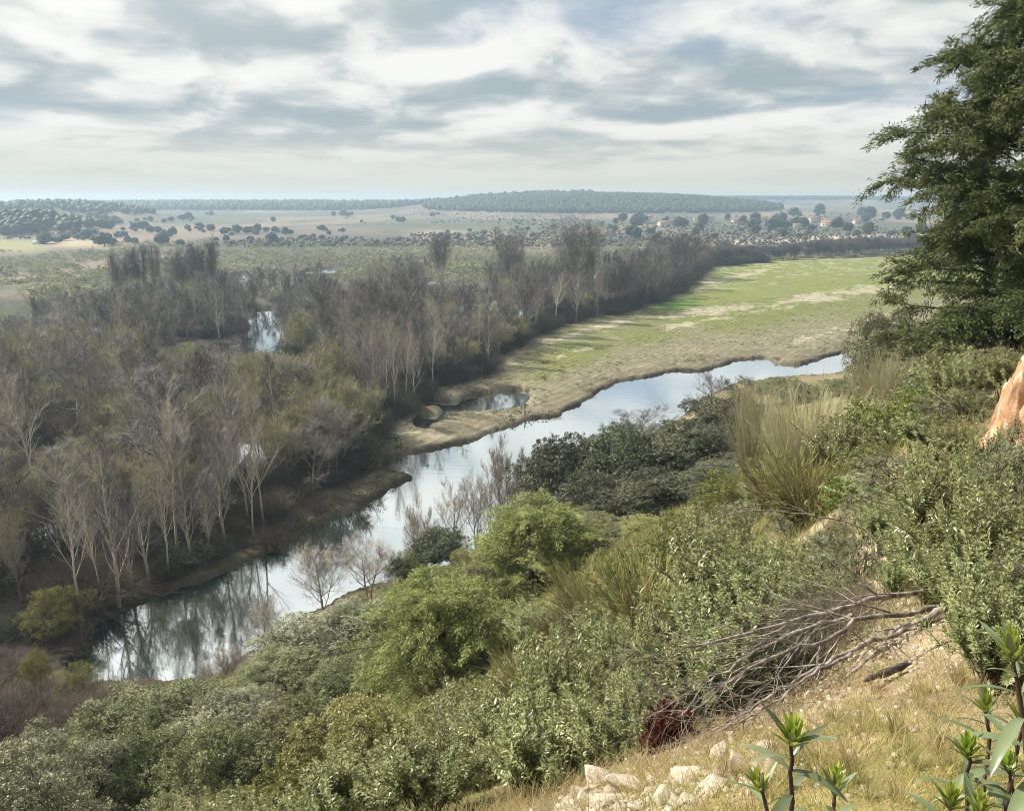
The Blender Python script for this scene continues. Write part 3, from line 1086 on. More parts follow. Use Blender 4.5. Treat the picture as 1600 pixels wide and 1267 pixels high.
POPLAR = [bare_tree('poplar%d' % i, POP, 16, .22, 11 + i, 'pale_bark', 'twig_grey', 2, .75, .012) for i in range(3)]
PALE_POPLAR = [bare_tree('pale_poplar%d' % i, FAN, 15, .17, 41 + i, 'pale_bark', 'twig_pale', 1, .7, .012) for i in range(2)]
ASHES = [bare_tree('ash%d' % i, ASH, 12, .19, 61 + i, 'grey_bark', 'twig_brown', 4, .65, .012) for i in range(3)]
GREYS = [bare_tree('alder%d' % i, ASH, 13, .17, 81 + i, 'grey_bark', 'twig_grey', 4, .65, .012) for i in range(2)]
WILLOWS = [bare_tree('willow%d' % i, WIL, 9, .13, 101 + i, 'grey_bark', 'twig_olive', 5, .6, .011, stems=5, spread=34, buds='willow_leaf', bud_n=6000) for i in range(3)]
FANS = [bare_tree('fan_poplar%d' % i, FAN, 24, .22, 131 + i, 'grey_bark', 'twig_brown', 2, .9, .016, stems=9, spread=20) for i in range(2)]
SPARSES = [bare_tree('sparse%d' % i, SPARSE, 8, .13, 151 + i, 'grey_bark', 'twig_pale', 5, .5, .008, stems=1 + i, spread=14 * i) for i in range(3)]
HEDGE = [bare_tree('thicket%d' % i, WIL, 10, .12, 171 + i, 'grey_bark', 'twig_brown', 4, .8, .016, stems=6, spread=30) for i in range(2)]


def tangle(name, seed, n, R, hh, mat, w=.012, leafy=0, lmat=None):
    """low dense bush of crossing stems"""
    rng = np.random.default_rng(seed)
    G_ = Geo()
    a = rng.random(n) * 6.283
    rr = R * .5 * np.sqrt(rng.random(n))
    p = np.stack([np.cos(a) * rr, np.sin(a) * rr, np.zeros(n)], 1)
    d = nrm(np.stack([np.cos(a) * .5, np.sin(a) * .5, np.full(n, 1.0)], 1) + rng.normal(size=(n, 3)) * .4)
    d[:, 2] = np.abs(d[:, 2])
    segs = []
    L = hh * rng.uniform(.35, .62, n)[:, None]
    for k in range(3):
        q = p + d * L * (1 - .22 * k)
        q[:, 2] = np.maximum(q[:, 2], .02)
        G_.tubes(p, q, w * (1 - .25 * k), w * (.75 - .25 * k), 3 if k < 1 else 2, rng.random(n))
        for b in range(3):
            t = rng.random((n, 1))
            c = p + (q - p) * t
            e = nrm(d + rng.normal(size=(n, 3)) * .7)
            G_.tubes(c, c + e * L * .5, w * .6, w * .25, 2, rng.random(n))
            if leafy:
                for _ in range(leafy):
                    c2 = c + e * L * .5 * rng.random((n, 1))
                    G_.leaves(c2, rng.normal(size=(n, 3)) + e, .13, .045, rng.random(n), rng=rng)
        p = q
        d = nrm(d + rng.normal(size=(n, 3)) * .45 + np.array([0, 0, -.22]))
    V = np.concatenate(G_.V)
    return Proto([('bramble', G_.mesh(name, M[mat]))], float(np.percentile(V[:, 2], 99)), float(2 * np.percentile(np.hypot(V[:, 0], V[:, 1]), 95)))


BRAMBLES = [tangle('bramble%d' % i, 200 + i, 420, 2.0, 2.4, 'bramble_twig', .014) for i in range(2)]
DARKB = [tangle('dark_bush%d' % i, 210 + i, 420, 2.2, 2.6, 'dark_bush', .014, 2) for i in range(3)]


# ------------------------------------------------------------------ leafy tree builders
def clump_points(rng, C, r, n, outward=0.72):
    q = nrm(rng.normal(size=(n, 3)))
    q[:, 2] = np.where(rng.random(n) < outward, np.abs(q[:, 2]), q[:, 2])
    wob = 1 + .22 * np.sin(q[:, 0] * 5 + C[0] * 9) * np.sin(q[:, 1] * 5 + C[1] * 7)
    rad = r * wob * (0.62 + 0.38 * rng.random(n) ** .6)
    return C + q * rad[:, None] * np.array([1, 1, .80]), q


def leafy_tree(name, seed, h, w, nclump, per, leaf, lw, lmat, bark='dark_bark', trunk_r=.16, trunk_h=.28, lean=.15, stems=1, low=0.0, clr=(.085, .165), tuft=.15):
    rng = np.random.default_rng(seed)
    Tg, Lg = Geo(), Geo()
    fork = np.array([rng.normal() * .1 * w, rng.normal() * .1 * w, h * trunk_h])
    if stems == 1:
        Tg.tube_path([(0, 0, -.3), (fork[0] * .3, fork[1] * .5, h * trunk_h * .5), fork], [trunk_r * 1.25, trunk_r, trunk_r * .9], 8)
    cz0 = h * (trunk_h + low)
    lobes = []
    for i in range(7):
        a = i * 2.4 + rng.random()
        lobes.append(np.array([math.cos(a) * w * .24, math.sin(a) * w * .24, h * rng.uniform(.48, .74)]))
    for i in range(nclump):
        t = (i + .5) / nclump
        el = math.asin(1 - 1.55 * t)
        az = i * 2.39996 + rng.normal() * .25
        rr = rng.uniform(.70, 1.06) if rng.random() < .82 else rng.uniform(.3, .65)
        lump = 1 + .20 * math.sin(az * 2 + seed) + .13 * math.sin(az * 3 + seed * 2 + el * 2)
        hz = (h - cz0)
        ctr = np.array([0, 0, cz0 + hz * .42])
        c = ctr + np.array([math.cos(az) * math.cos(el) * w * .5 * lump, math.sin(az) * math.cos(el) * w * .5 * lump, math.sin(el) * hz * .58]) * rr
        c *= np.array([.86, .86, .92])
        r = w * rng.uniform(*clr)
        c[2] = max(c[2], r * .6)
        lb = lobes[int(np.argmin([np.linalg.norm(l - c) for l in lobes]))]
        st = fork if stems == 1 else np.array([lb[0] * .15, lb[1] * .15, -.1])
        m1 = st + (lb - st) * .6 + rng.normal(size=3) * .05 * w
        e = c + (c - lb) * .15
        m2 = lb * .5 + c * .5 + rng.normal(size=3) * .03 * w
        Tg.tube_path([st, m1, m2, e], [trunk_r * .42, trunk_r * .3, trunk_r * .2, .012], 5)
        n = int(per * (r / (w * .15)) ** 2)
        nt = max(6, n // 13)
        tc, tq = clump_points(rng, c, r, nt)
        ti = rng.integers(0, nt, n)
        lq = nrm(rng.normal(size=(n, 3)))
        tr_ = tuft * rng.uniform(.6, 1.35, nt)
        pts = tc[ti] + lq * (tr_[ti] * rng.random(n) ** .5)[:, None]
        N_ = tq[ti] * .7 + lq * .7 + rng.normal(size=(n, 3)) * .35 + np.array([0, 0, .25])
        d = rng.normal(size=(n, 3)) + tq[ti] * .5
        base = np.clip(rng.normal(.45, .13), .1, .85)
        tint = np.clip(base + (rng.normal(size=nt) * .17)[ti] + rng.normal(size=n) * .13, 0, 1)
        Lg.leaves(pts, d, leaf * rng.uniform(.7, 1.3, n), lw * rng.uniform(.8, 1.2, n), tint, rng=rng, N=N_)
        for k in range(5):                     # small side twigs inside the clump
            e2 = c + nrm(rng.normal(size=3)) * r * .9
            Tg.tubes([c], [e2], .012, .004, 3)
    V = np.concatenate(Lg.V)
    return Proto([('trunk', Tg.mesh(name + '_trunk', M[bark])), ('crown', Lg.mesh(name + '_crown', M[lmat]))],
                 float(np.percentile(V[:, 2], 99.8)), float(2 * np.percentile(np.hypot(V[:, 0], V[:, 1]), 97)))


def spray_tree(name, seed, h, w, nbranch, per, lmat, bark='dark_bark', trunk_r=.14, leaf=.13, lw=.012, base=.05, taper=.9, droop=.35, spl=.9, nsub=7, stemn=1, lumpy=.05, column=False, extra=(), wd=.26):
    """conifer with feathery hanging sprays along its limbs"""
    rng = np.random.default_rng(seed)
    Tg, Lg = Geo(), Geo()
    for s in range(stemn):
        a = s * 2.1
        tx = [(math.cos(a) * .1 * s, math.sin(a) * .1 * s, -.3)]
        for k in range(1, 6):
            tx.append((math.cos(a) * (.1 + .06 * w * k / 5) * s + rng.normal() * .04, math.sin(a) * (.1 + .06 * w * k / 5) * s + rng.normal() * .04, h * .92 * k / 5))
        Tg.tube_path(tx, np.linspace(trunk_r, .02, 6), 7)
    for i in range(nbranch):
        t = base + (1 - base) * ((i + rng.random()) / nbranch) ** .9
        az = i * 2.39996 + rng.normal() * .3
        R = w * .5 * (1 - taper * max(0, t - .25) ** 1.35) * rng.uniform(.60, 1.14) * (1 + lumpy * math.sin(t * 21 + seed)) * (1 + .16 * math.sin(az * 2 + t * 9 + seed)) * min(1, .62 + t * 1.6)
        if column:
            R = w * .5 * (1 - .8 * max(0, (t - .62) / .38) ** 1.1) * rng.choice([.62, .85, 1.0, 1.12]) * (1 + .20 * math.sin(az * 2 + t * 11 + seed))
        if i < len(extra):
            t, az, R = extra[i]
        z0 = h * t * .93
        rise = rng.uniform(.05, .45) * R
        o = np.array([math.cos(az), math.sin(az), 0])
        p = [np.array([0, 0, z0]), o * R * .4 + [0, 0, z0 + rise * .7], o * R * .8 + [0, 0, z0 + rise], o * R + [0, 0, z0 + rise * .85]]
        p = [a + rng.normal(size=3) * .03 * R for a in p]
        Tg.tube_path(p, [trunk_r * .34 * (1.15 - t), trunk_r * .22 * (1.15 - t), .014, .006], 5)
        tb = np.clip(rng.normal(.45, .14), .1, .85)
        for j in range(nsub):
            f = .28 + .72 * (j + rng.random()) / nsub
            ff = f * 3
            k = min(int(ff), 2)
            c0 = p[k] + (p[k + 1] - p[k]) * (ff - k)
            sd = nrm(o * .50 + rng.normal(size=3) * .72 + np.array([0, 0, .15]))
            sl = spl * rng.uniform(.6, 1.15)
            n = per
            u = rng.random(n)
            core = c0 + sd * (u * sl)[:, None] + np.array([0, 0, -1.0]) * (droop * sl * u ** 2)[:, None]
            wide = wd * sl * (1 - .55 * u)
            core = core + rng.normal(size=(n, 3)) * wide[:, None] * np.array([.6, .6, .45])
            d = sd * .8 + rng.normal(size=(n, 3)) * .5 + np.array([0, 0, -droop])
            tint = np.clip(tb + rng.normal(size=n) * .14 + .14 * (u - .5), 0, 1)
            Lg.leaves(core, d, leaf * rng.uniform(.6, 1.3, n), lw * rng.uniform(.8, 1.3, n), tint, rng=rng, fold=.4)
            Tg.tubes([c0], [c0 + sd * sl * .8 - np.array([0, 0, droop * sl * .6])], .008, .003, 3)
    V = np.concatenate(Lg.V)
    return Proto([('trunk', Tg.mesh(name + '_trunk', M[bark])), ('crown', Lg.mesh(name + '_crown', M[lmat]))],
                 float(np.percentile(V[:, 2], 99.8)), float(2 * np.percentile(np.hypot(V[:, 0], V[:, 1]), 97)))


OAK = [leafy_tree('oak%d' % i, 300 + i, 5.5, 5.5, 62, 1050, .085, .030, 'oak_leaf') for i in range(2)]
OAK_GREY = [leafy_tree('grey_oak%d' % i, 310 + i, 5.5, 5.5, 62, 1050, .085, .030, 'oak_grey_leaf') for i in range(2)]
OAK_DARK = [leafy_tree('dark_oak%d' % i, 320 + i, 7, 6.5, 66, 1050, .10, .036, 'oak_dark_leaf') for i in range(2)]
OAK_YEL = [leafy_tree('yellow_oak%d' % i, 330 + i, 4, 3.4, 60, 900, .052, .019, 'oak_yellow_leaf', tuft=.09, trunk_r=.06, stems=3) for i in range(2)]
JUNIPER = [spray_tree('juniper%d' % i, 340 + i, 5.5, 5.0, 120, 120, 'juniper_leaf', leaf=.12, lw=.012, stemn=3, trunk_r=.11, taper=.95, spl=.95, nsub=8) for i in range(2)]
WILLOW_BUSH = [leafy_tree('willow_bush%d' % i, 380 + i, 3.2, 3.2, 44, 420, .075, .016, 'willow_bush_leaf', trunk_r=.04, stems=4, trunk_h=.1, tuft=.14) for i in range(2)]
SHRUB_GREEN = [leafy_tree('green_shrub%d' % i, 350 + i, 1.8, 2.0, 34, 330, .05, .017, 'green_shrub_leaf', tuft=.07, trunk_r=.03, stems=3, trunk_h=.1) for i in range(2)]
SHRUB_GREY = [leafy_tree('grey_shrub%d' % i, 360 + i, 1.3, 1.6, 40, 320, .042, .008, 'grey_shrub_leaf', tuft=.06, trunk_r=.025, stems=3, trunk_h=.1) for i in range(2)]


for p_ in WILLOW_BUSH + OAK + OAK_GREY + OAK_DARK + OAK_YEL + JUNIPER + SHRUB_GREEN + SHRUB_GREY:
    p_.dome = True


def rockrose(name, seed, h, w, nstem, leaf=.095, lw=.013, mat='rockrose_leaf', rows=13):
    """upright shrub of dark wiry stems with narrow leaves in pairs"""
    rng = np.random.default_rng(seed)
    Tg, Lg = Geo(), Geo()
    for i in range(nstem):
        a = rng.random() * 6.283
        lean = rng.uniform(.05, .5) * w / h
        b = np.array([math.cos(a), math.sin(a), 0]) * rng.uniform(0, .16) * w
        d = np.array([math.cos(a) * lean, math.sin(a) * lean, 1.0])
        L = h * rng.uniform(.6, 1.0)
        p1 = b + d * L * .4 + rng.normal(size=3) * .03
        tops = []
        fork = p1
        Tg.tube_path([b - [0, 0, .1], (b + p1) / 2 + rng.normal(size=3) * .015, p1], [.013, .010, .008], 5)
        for k in range(rng.integers(3, 6)):
            dd = nrm(d + rng.normal(size=3) * .36)
            L2 = L * .6 * rng.uniform(.6, 1.05)
            m = fork + dd * L2 * .5
            e = m + nrm(dd + rng.normal(size=3) * .2 + np.array([0, 0, .25])) * L2 * .5
            Tg.tube_path([fork, m, e], [.007, .005, .003], 4)
            tb = np.clip(rng.normal(.45, .14), .1, .9)
            for s0, s1, dirn in ((m, e, e - m), (fork + (m - fork) * .45, m, m - fork)):
                dirn = dirn / (np.linalg.norm(dirn) + 1e-9)
                t = (np.arange(rows) + rng.random(rows)) / rows
                P = np.repeat(s0 + (s1 - s0) * t[:, None], 2, 0)
                az = np.repeat(np.arange(rows) * 1.571 + rng.random(), 2) + np.tile([0, 3.1416], rows) + rng.normal(size=rows * 2) * .3
                s, q = perp(dirn[None])
                rad = s * np.cos(az)[:, None] + q * np.sin(az)[:, None]
                D = rad * .85 + dirn * .6 + rng.normal(size=rad.shape) * .2
                Nn = dirn - rad * .5 + rng.normal(size=rad.shape) * .2
                Lg.leaves(P, D, leaf * rng.uniform(.7, 1.25, rows * 2), lw * rng.uniform(.85, 1.25, rows * 2), np.clip(tb + rng.normal(size=rows * 2) * .22, 0, 1), rng=rng, N=Nn, fold=.5)
            # tight head of young leaves
            n = 12
            D = rng.normal(size=(n, 3)) * .5 + np.array([0, 0, .9])
            Lg.leaves(np.repeat(e[None], n, 0), D, leaf * .8, lw, np.clip(.75 + rng.normal(size=n) * .15, 0, 1), rng=rng)
    V = np.concatenate(Lg.V)
    return Proto([('stems', Tg.mesh(name + '_stems', M['stem_brown'])), ('foliage', Lg.mesh(name + '_foliage', M[mat]))],
                 float(np.percentile(V[:, 2], 99.8)), float(2 * np.percentile(np.hypot(V[:, 0], V[:, 1]), 97)))


ROCKROSE = [rockrose('rockrose%d' % i, 400 + i, 1.8, 1.5, 34) for i in range(3)]
ROCKROSE_SPARSE = [rockrose('thin_rockrose%d' % i, 420 + i, 1.6, 1.3, 12, rows=8) for i in range(2)]


def broom(name, seed, h, w, n, mat='broom', stem='broom_stem', plume=26):
    rng = np.random.default_rng(seed)
    Tg, Lg = Geo(), Geo()
    for i in range(n):
        a = rng.random() * 6.283
        b = np.array([math.cos(a), math.sin(a), 0]) * rng.uniform(0, .16) * w
        lean = rng.uniform(.02, .75) * w / h
        d = nrm(np.array([math.cos(a) * lean, math.sin(a) * lean, 1.0]))
        L = h * rng.uniform(.40, 1.08)
        p = [b]
        for k in range(4):
            d = nrm(d + rng.normal(size=3) * .08 + np.array([math.cos(a) * .07, math.sin(a) * .07, -.02]))
            p.append(p[-1] + d * L / 4)
        p = np.array(p)
        Tg.tubes(p[:-1], p[1:], [.010, .008, .006, .004], [.008, .006, .004, .002], 3, rng.random())
        t = rng.uniform(.38, 1.0, plume)
        f = t * 4
        k = np.minimum(f.astype(int), 3)
        c = p[k] + (p[k + 1] - p[k]) * (f - k)[:, None]
        dd = nrm(d * 1.3 + rng.normal(size=(plume, 3)) * .40 + np.array([math.cos(a) * .2, math.sin(a) * .2, 0]))
        ln = L * rng.uniform(.09, .22, plume)
        tb = np.clip(rng.normal(.5, .18), 0, 1)
        Lg.tubes(c, c + dd * ln[:, None], .006, .002, 2, np.clip(tb + rng.normal(size=plume) * .2, 0, 1))
    V = np.concatenate(Lg.V)
    return Proto([('stems', Tg.mesh(name + '_stems', M[stem])), ('plumes', Lg.mesh(name + '_plumes', M[mat]))],
                 float(np.percentile(V[:, 2], 99.8)), float(2 * np.percentile(np.hypot(V[:, 0], V[:, 1]), 97)))


BROOM = [broom('broom%d' % i, 440 + i, 3.2, 2.9, 300, plume=62) for i in range(2)]
LOWBROOM = [broom('low_broom%d' % i, 450 + i, 1.0, 1.2, 260, 'slope_grass', 'broom_stem', 20) for i in range(2)]
RED_DRY = tangle('red_bush', 460, 160, .7, .8, 'red_dry', .006, 2)


def grass_tuft(name, seed, n, h, mat, spread=.18, w=.004):
    rng = np.random.default_rng(seed)
    G_ = Geo()
    a = rng.random(n) * 6.283
    b = np.stack([np.cos(a), np.sin(a), np.zeros(n)], 1) * (spread * np.sqrt(rng.random(n)))[:, None]
    d = nrm(np.stack([np.cos(a) * .35, np.sin(a) * .35, np.ones(n)], 1) + rng.normal(size=(n, 3)) * .22)
    L = h * rng.uniform(.5, 1.1, n)
    m = b + d * (L * .55)[:, None]
    e = m + nrm(d + np.stack([np.cos(a) * .5, np.sin(a) * .5, np.full(n, -.1)], 1)) * (L * .5)[:, None]
    t = rng.random(n)
    G_.tubes(b, m, w, w * .8, 2, t)
    G_.tubes(m, e, w * .8, w * .2, 2, t)
    return Proto([('blades', G_.mesh(name, M[mat]))], h, spread * 2 + h * .6)


GREEN_TUFT = [grass_tuft('green_tuft%d' % i, 475 + i, 110, .26, ('grass', 'dry_grass', 'slope_grass')[i], .05, .0018) for i in range(3)]
DRY_CLUMP = grass_tuft('dry_clump', 470, 700, .9, 'dry_grass', .32, .004)


# ------------------------------------------------------------------ where a sight line meets the ground
_YY = np.concatenate([np.geomspace(1.2, 400, 420), np.geomspace(404, 5500, 500)])


def hit(px, py):
    u, f, d = ray(px, py)
    t = _YY / f
    z = H - d * t
    g = hgt(u * t, _YY)
    k = np.argmax(z <= g)
    if z[k] > g[k]:
        return None
    Y = _YY[k]
    return float(u * Y / f), float(Y), float(g[k])


# ------------------------------------------------------------------ the bare riverside wood
SKY_PX = np.array([(-100, 470), (0, 460), (100, 452), (160, 442), (200, 434), (340, 420), (420, 414), (480, 408), (560, 400), (640, 390), (700, 394), (760, 404),
                   (830, 398), (900, 394), (960, 388), (1000, 384), (1060, 374), (1110, 376), (1200, 383), (1300, 373), (1400, 367), (1600, 362)], float)
BACK = np.array([(-100, 180), (0, 195), (100, 215), (160, 235), (300, 245), (560, 300), (760, 290), (870, 250), (1000, 310), (1090, 370), (1110, 435), (1200, 468), (1400, 515), (1600, 540)], float)
CLEAR = [(381, 440, 484, 550), (400, 424, 428, 468), (96, 122, 684, 702), (44, 70, 880, 906), (284, 360, 512, 534), (0, 36, 476, 486), (525, 560, 404, 430), (690, 745, 415, 440)]


def clear_limit(x0, x1, base, top):
    """lowest top (in picture height) that keeps the water behind in sight"""
    for a, b, c, d in CLEAR:
        if x1 > a and x0 < b:
            if base > d and top < d:
                top = d + 3
    return top


SPOTS = []                    # (px, Y) of trees placed by hand, so the scatter keeps away


def wood_tree(proto, name, px, pytop, Y, wpx, label, group=None):
    SPOTS.append((at(px, pytop, Y)[0], Y))
    return spawn_px(proto, name, px, pytop, Y, wpx, label, 'tree', group)


wood_tree(PALE_POPLAR[0], 'bare_poplar', 24, 558, 78, 100, 'tan bare tree with fan of bright limbs at the left edge of the flooded wood')
wood_tree(POPLAR[0], 'bare_poplar', 78, 690, 66, 120, 'bare poplar with forked pale trunk above the yellow-green willow bush')
wood_tree(SPARSES[0], 'bare_poplar', 12, 815, 57, 40, 'thin white-stemmed bare poplar nearest the left edge of the bank')
wood_tree(POPLAR[1], 'bare_poplar', 256, 575, 76, 150, 'tallest bare poplar on the river bank with one thick straight pale trunk')
wood_tree(PALE_POPLAR[1], 'bare_poplar', 312, 640, 75, 60, 'slim pale poplar just right of the thick-trunked poplar')
wood_tree(PALE_POPLAR[0], 'bare_poplar', 372, 640, 73, 85, 'white-stemmed poplar with forked trunk above the river spit')
wood_tree(PALE_POPLAR[1], 'bare_poplar', 338, 655, 74, 50, 'leaning white-stemmed poplar between two upright pale poplars on the bank')
wood_tree(SPARSES[1], 'bare_poplar', 215, 735, 69, 50, 'thin bare tree with a single white stem in front of the dark bank thicket')
wood_tree(SPARSES[0], 'bare_poplar', 150, 760, 66, 60, 'small bare tree in front of the dark thicket, left of the thin white stem')
for px, pt, Y, w, lab in ((438, 545, 103, 180, 'largest round pale-olive willow, right below the bright water channel'), (150, 668, 88, 105, 'pale yellow-green willow dome near the left edge of the wood'),
                          (500, 535, 112, 120, 'olive willow to the right of the largest round willow'), (232, 600, 88, 110, 'olive-tinted willow behind the thick-trunked bank poplar'),
                          (345, 585, 92, 110, 'olive-grey willow left of the largest round willow'), (290, 612, 84, 100, 'dull olive willow between the thick poplar and the slim pale poplar')):
    wood_tree(WILLOWS[PR.randrange(3)], 'budding_willow', px, pt, Y, w, lab)
for i, (px, pt, w) in enumerate(((560, 512, 46), (580, 500, 44), (598, 488, 46), (612, 498, 42), (630, 492, 46), (644, 520, 40), (572, 530, 40))):
    wood_tree(PALE_POPLAR[i % 2], 'pale_poplar', px, pt, 113 + (i % 3) * 4, w, 'slender pale-stemmed poplar in the dense grove left of the shallow pond', 'poplar grove by the pond')
wood_tree(PALE_POPLAR[0], 'pale_poplar', 672, 492, 128, 50, 'pale poplar standing just right of the dense pale grove, above the pond')
wood_tree(PALE_POPLAR[1], 'pale_poplar', 748, 446, 160, 62, 'white-trunked poplar at the field edge above the sand bar')
wood_tree(POPLAR[2], 'pale_poplar', 704, 440, 165, 45, 'narrow tan poplar left of the white-trunked poplar at the field edge')
wood_tree(PALE_POPLAR[0], 'pale_poplar', 872, 425, 215, 45, 'pale slim poplar at the field edge below the great fan-shaped poplar')
wood_tree(FANS[0], 'fan_poplar', 906, 333, 236, 96, 'great fan-shaped bare poplar clump, tallest of the wood by the field')
wood_tree(FANS[1], 'fan_poplar', 798, 353, 262, 62, 'dark multi-stemmed bare poplar rising left of the great fan-shaped clump')
wood_tree(FANS[1], 'fan_poplar', 688, 362, 290, 40, 'narrow bare poplar rising above the middle of the wood')
wood_tree(FANS[0], 'fan_poplar', 1062, 360, 330, 100, 'broad tan bare clump at the corner where the field begins')
wood_tree(FANS[1], 'fan_poplar', 1000, 382, 290, 80, 'grey bare clump between the great fan poplar and the broad tan clump')
for i, (px, pt, w, lab) in enumerate(((182, 390, 40, 'leftmost of the bare crowns standing up against the pale scrub plain'), (212, 380, 42, 'second bare crown from the left against the pale scrub plain'),
                                      (236, 372, 26, 'narrow dark bare crown in the middle of those against the pale scrub plain'), (284, 384, 62, 'wide leaning bare crown against the pale scrub plain'),
                                      (318, 371, 48, 'rightmost bare crown against the pale scrub plain'))):
    wood_tree(FANS[i % 2], 'bare_tree', px, pt, 238, w, lab)

for i, (px, py) in enumerate(((128, 962), (160, 935), (185, 940), (205, 915), (232, 905), (262, 893), (278, 870), (300, 876), (325, 862), (352, 848), (395, 835), (412, 822))):
    x, y, z = (lambda q: (q[0], q[1], ground_z(*q)))(on_level(px, py, .8))
    SPOTS.append((x, y))
    s = rs.uniform(.62, 1.0) if False else [.8, .62, .95, .7, .9, .66, 1.0, .75, .6, .85, .7, .92][i]
    spawn((PALE_POPLAR + POPLAR)[i % 5], 'bank_poplar', (x, y, z - .1), (s * .9, s * .9, s), i * 1.7, 'slender pale bare tree standing right on the left river bank above the water', 'tree', 'slender bare trees on the left river bank', tilt=[.05, -.06, .08, 0, -.04, .1, -.09, .03, .12, -.05, 0, .06][i])
for i, (px, py, s) in enumerate(((386, 500, .75), (399, 482, .8), (418, 480, .7), (441, 500, .8), (440, 520, .6), (384, 525, .6), (410, 462, .8))):
    x, y = on_level(px, py, .8)
    SPOTS.append((x, y))
    spawn((ASHES + GREYS)[i % 5], 'channel_tree', (x, y, ground_z(x, y) - .1), (s, s, s), i * 1.3, 'bare grey tree leaning over the edge of the bright side channel', 'tree', 'bare trees round the side channel')
REG = [('left', -200, 190), ('channel', 190, 470), ('middle', 470, 800), ('field', 800, 1110), ('hedge', 1110, 2000)]
WHERE = {'left': 'in the flooded wood at the left edge', 'channel': 'around the side channel of the flooded wood', 'middle': 'in the dense middle of the riverside wood',
         'field': 'in the belt of wood beside the green field', 'hedge': 'in the grey tree belt behind the green field'}
rs = random.Random(77)
pts = []
for gy in np.arange(58, 545, 3.0):
    for gx in np.arange(-190, 330, 3.0):
        pts.append((gx + rs.uniform(-1.5, 1.5), gy + rs.uniform(-1.5, 1.5)))
rs.shuffle(pts)
pa = np.array(pts)
pz = hgt(pa[:, 0], pa[:, 1])
ppx, ppy, _ = project(pa[:, 0], pa[:, 1], pz)
edge = np.interp(ppx, WOOD_EDGE[:, 0], WOOD_EDGE[:, 1])
back = np.interp(ppx, BACK[:, 0], BACK[:, 1])
ok = (ppy < edge - 5) & (pa[:, 1] < back) & (ppx > -110) & (ppx < 1450) & (near_side(pa[:, 0], pa[:, 1]) < -4)
ok &= (seg_dist(pa[:, 0], pa[:, 1], CHANNEL) < -1.5) & (seg_dist(pa[:, 0], pa[:, 1], CHANNEL_FAR) < -1.5) & (seg_dist(pa[:, 0], pa[:, 1], RIVER) < -2.0)
taken = np.array(SPOTS)
kept, n_wood = [], 0
for k in np.nonzero(ok)[0]:
    x, y = pa[k]
    front = edge[k] - ppy[k] < 40
    gap = (3.0 if front else 4.3) * (0.9 + y / 330.0)
    if pz[k] < -0.2 and rs.random() < .6:
        continue
    if len(kept) and np.min(np.hypot(np.array(kept)[:, 0] - x, np.array(kept)[:, 1] - y)) < gap:
        continue
    if np.min(np.hypot(taken[:, 0] - x, taken[:, 1] - y)) < 2.5:
        continue
    reg = next(r for r, a, b in REG if a <= ppx[k] < b)
    if ppx[k] < 440 and edge[k] - ppy[k] < 75 and rs.random() < .85:
        continue
    v = rs.random()
    if reg == 'hedge':
        pr, nm, hh, word = HEDGE[rs.randrange(2)], 'bare_tree', rs.uniform(9, 13.5), 'grey-brown bushy bare tree'
    elif reg in ('left', 'channel') and ppy[k] > 590 and rs.random() < .35:
        pr, nm, hh, word = WILLOWS[rs.randrange(3)], 'budding_willow', rs.uniform(7, 11), 'olive budding willow'
    elif v < .30:
        pr, nm, hh, word = ASHES[rs.randrange(3)], 'bare_ash', rs.uniform(12, 18), 'dark brown bare ash'
    elif v < .52:
        pr, nm, hh, word = GREYS[rs.randrange(2)], 'bare_alder', rs.uniform(12, 18), 'grey twiggy bare alder'
    elif v < .74:
        pr, nm, hh, word = POPLAR[rs.randrange(3)], 'bare_poplar', rs.uniform(13, 20), 'bare grey poplar'
    elif v < .84:
        pr, nm, hh, word = PALE_POPLAR[rs.randrange(2)], 'pale_poplar', rs.uniform(12, 17), 'slim pale bare poplar'
    else:
        pr, nm, hh, word = WILLOWS[rs.randrange(3)], 'budding_willow', rs.uniform(7, 12), 'olive budding willow'
    if front and reg == 'middle':
        hh *= .72
    qx, qt, dep = project(x, y, pz[k] + hh)
    lim = float(np.interp(qx, SKY_PX[:, 0], SKY_PX[:, 1])) + rs.uniform(-2, 10)
    wpx = pr.w / pr.h * hh * F / dep * .5
    top = clear_limit(qx - wpx, qx + wpx, ppy[k], max(qt, lim))
    if top > qt:
        hh = at(ppx[k], top, y)[2] - pz[k]
    if hh < 3.0:
        continue
    s = hh / pr.h
    sx = s * rs.uniform(.85, 1.25) if reg != 'hedge' else s * rs.uniform(1.1, 1.5)
    sx = min(max(sx, .8), 1.7)
    spawn(pr, nm, (x, y, pz[k] - .15), (sx, sx, s), rs.uniform(0, 6.28), word + ' ' + WHERE[reg], 'tree', word + 's ' + WHERE[reg])
    kept.append((x, y))
    n_wood += 1
print('wood trees', n_wood)

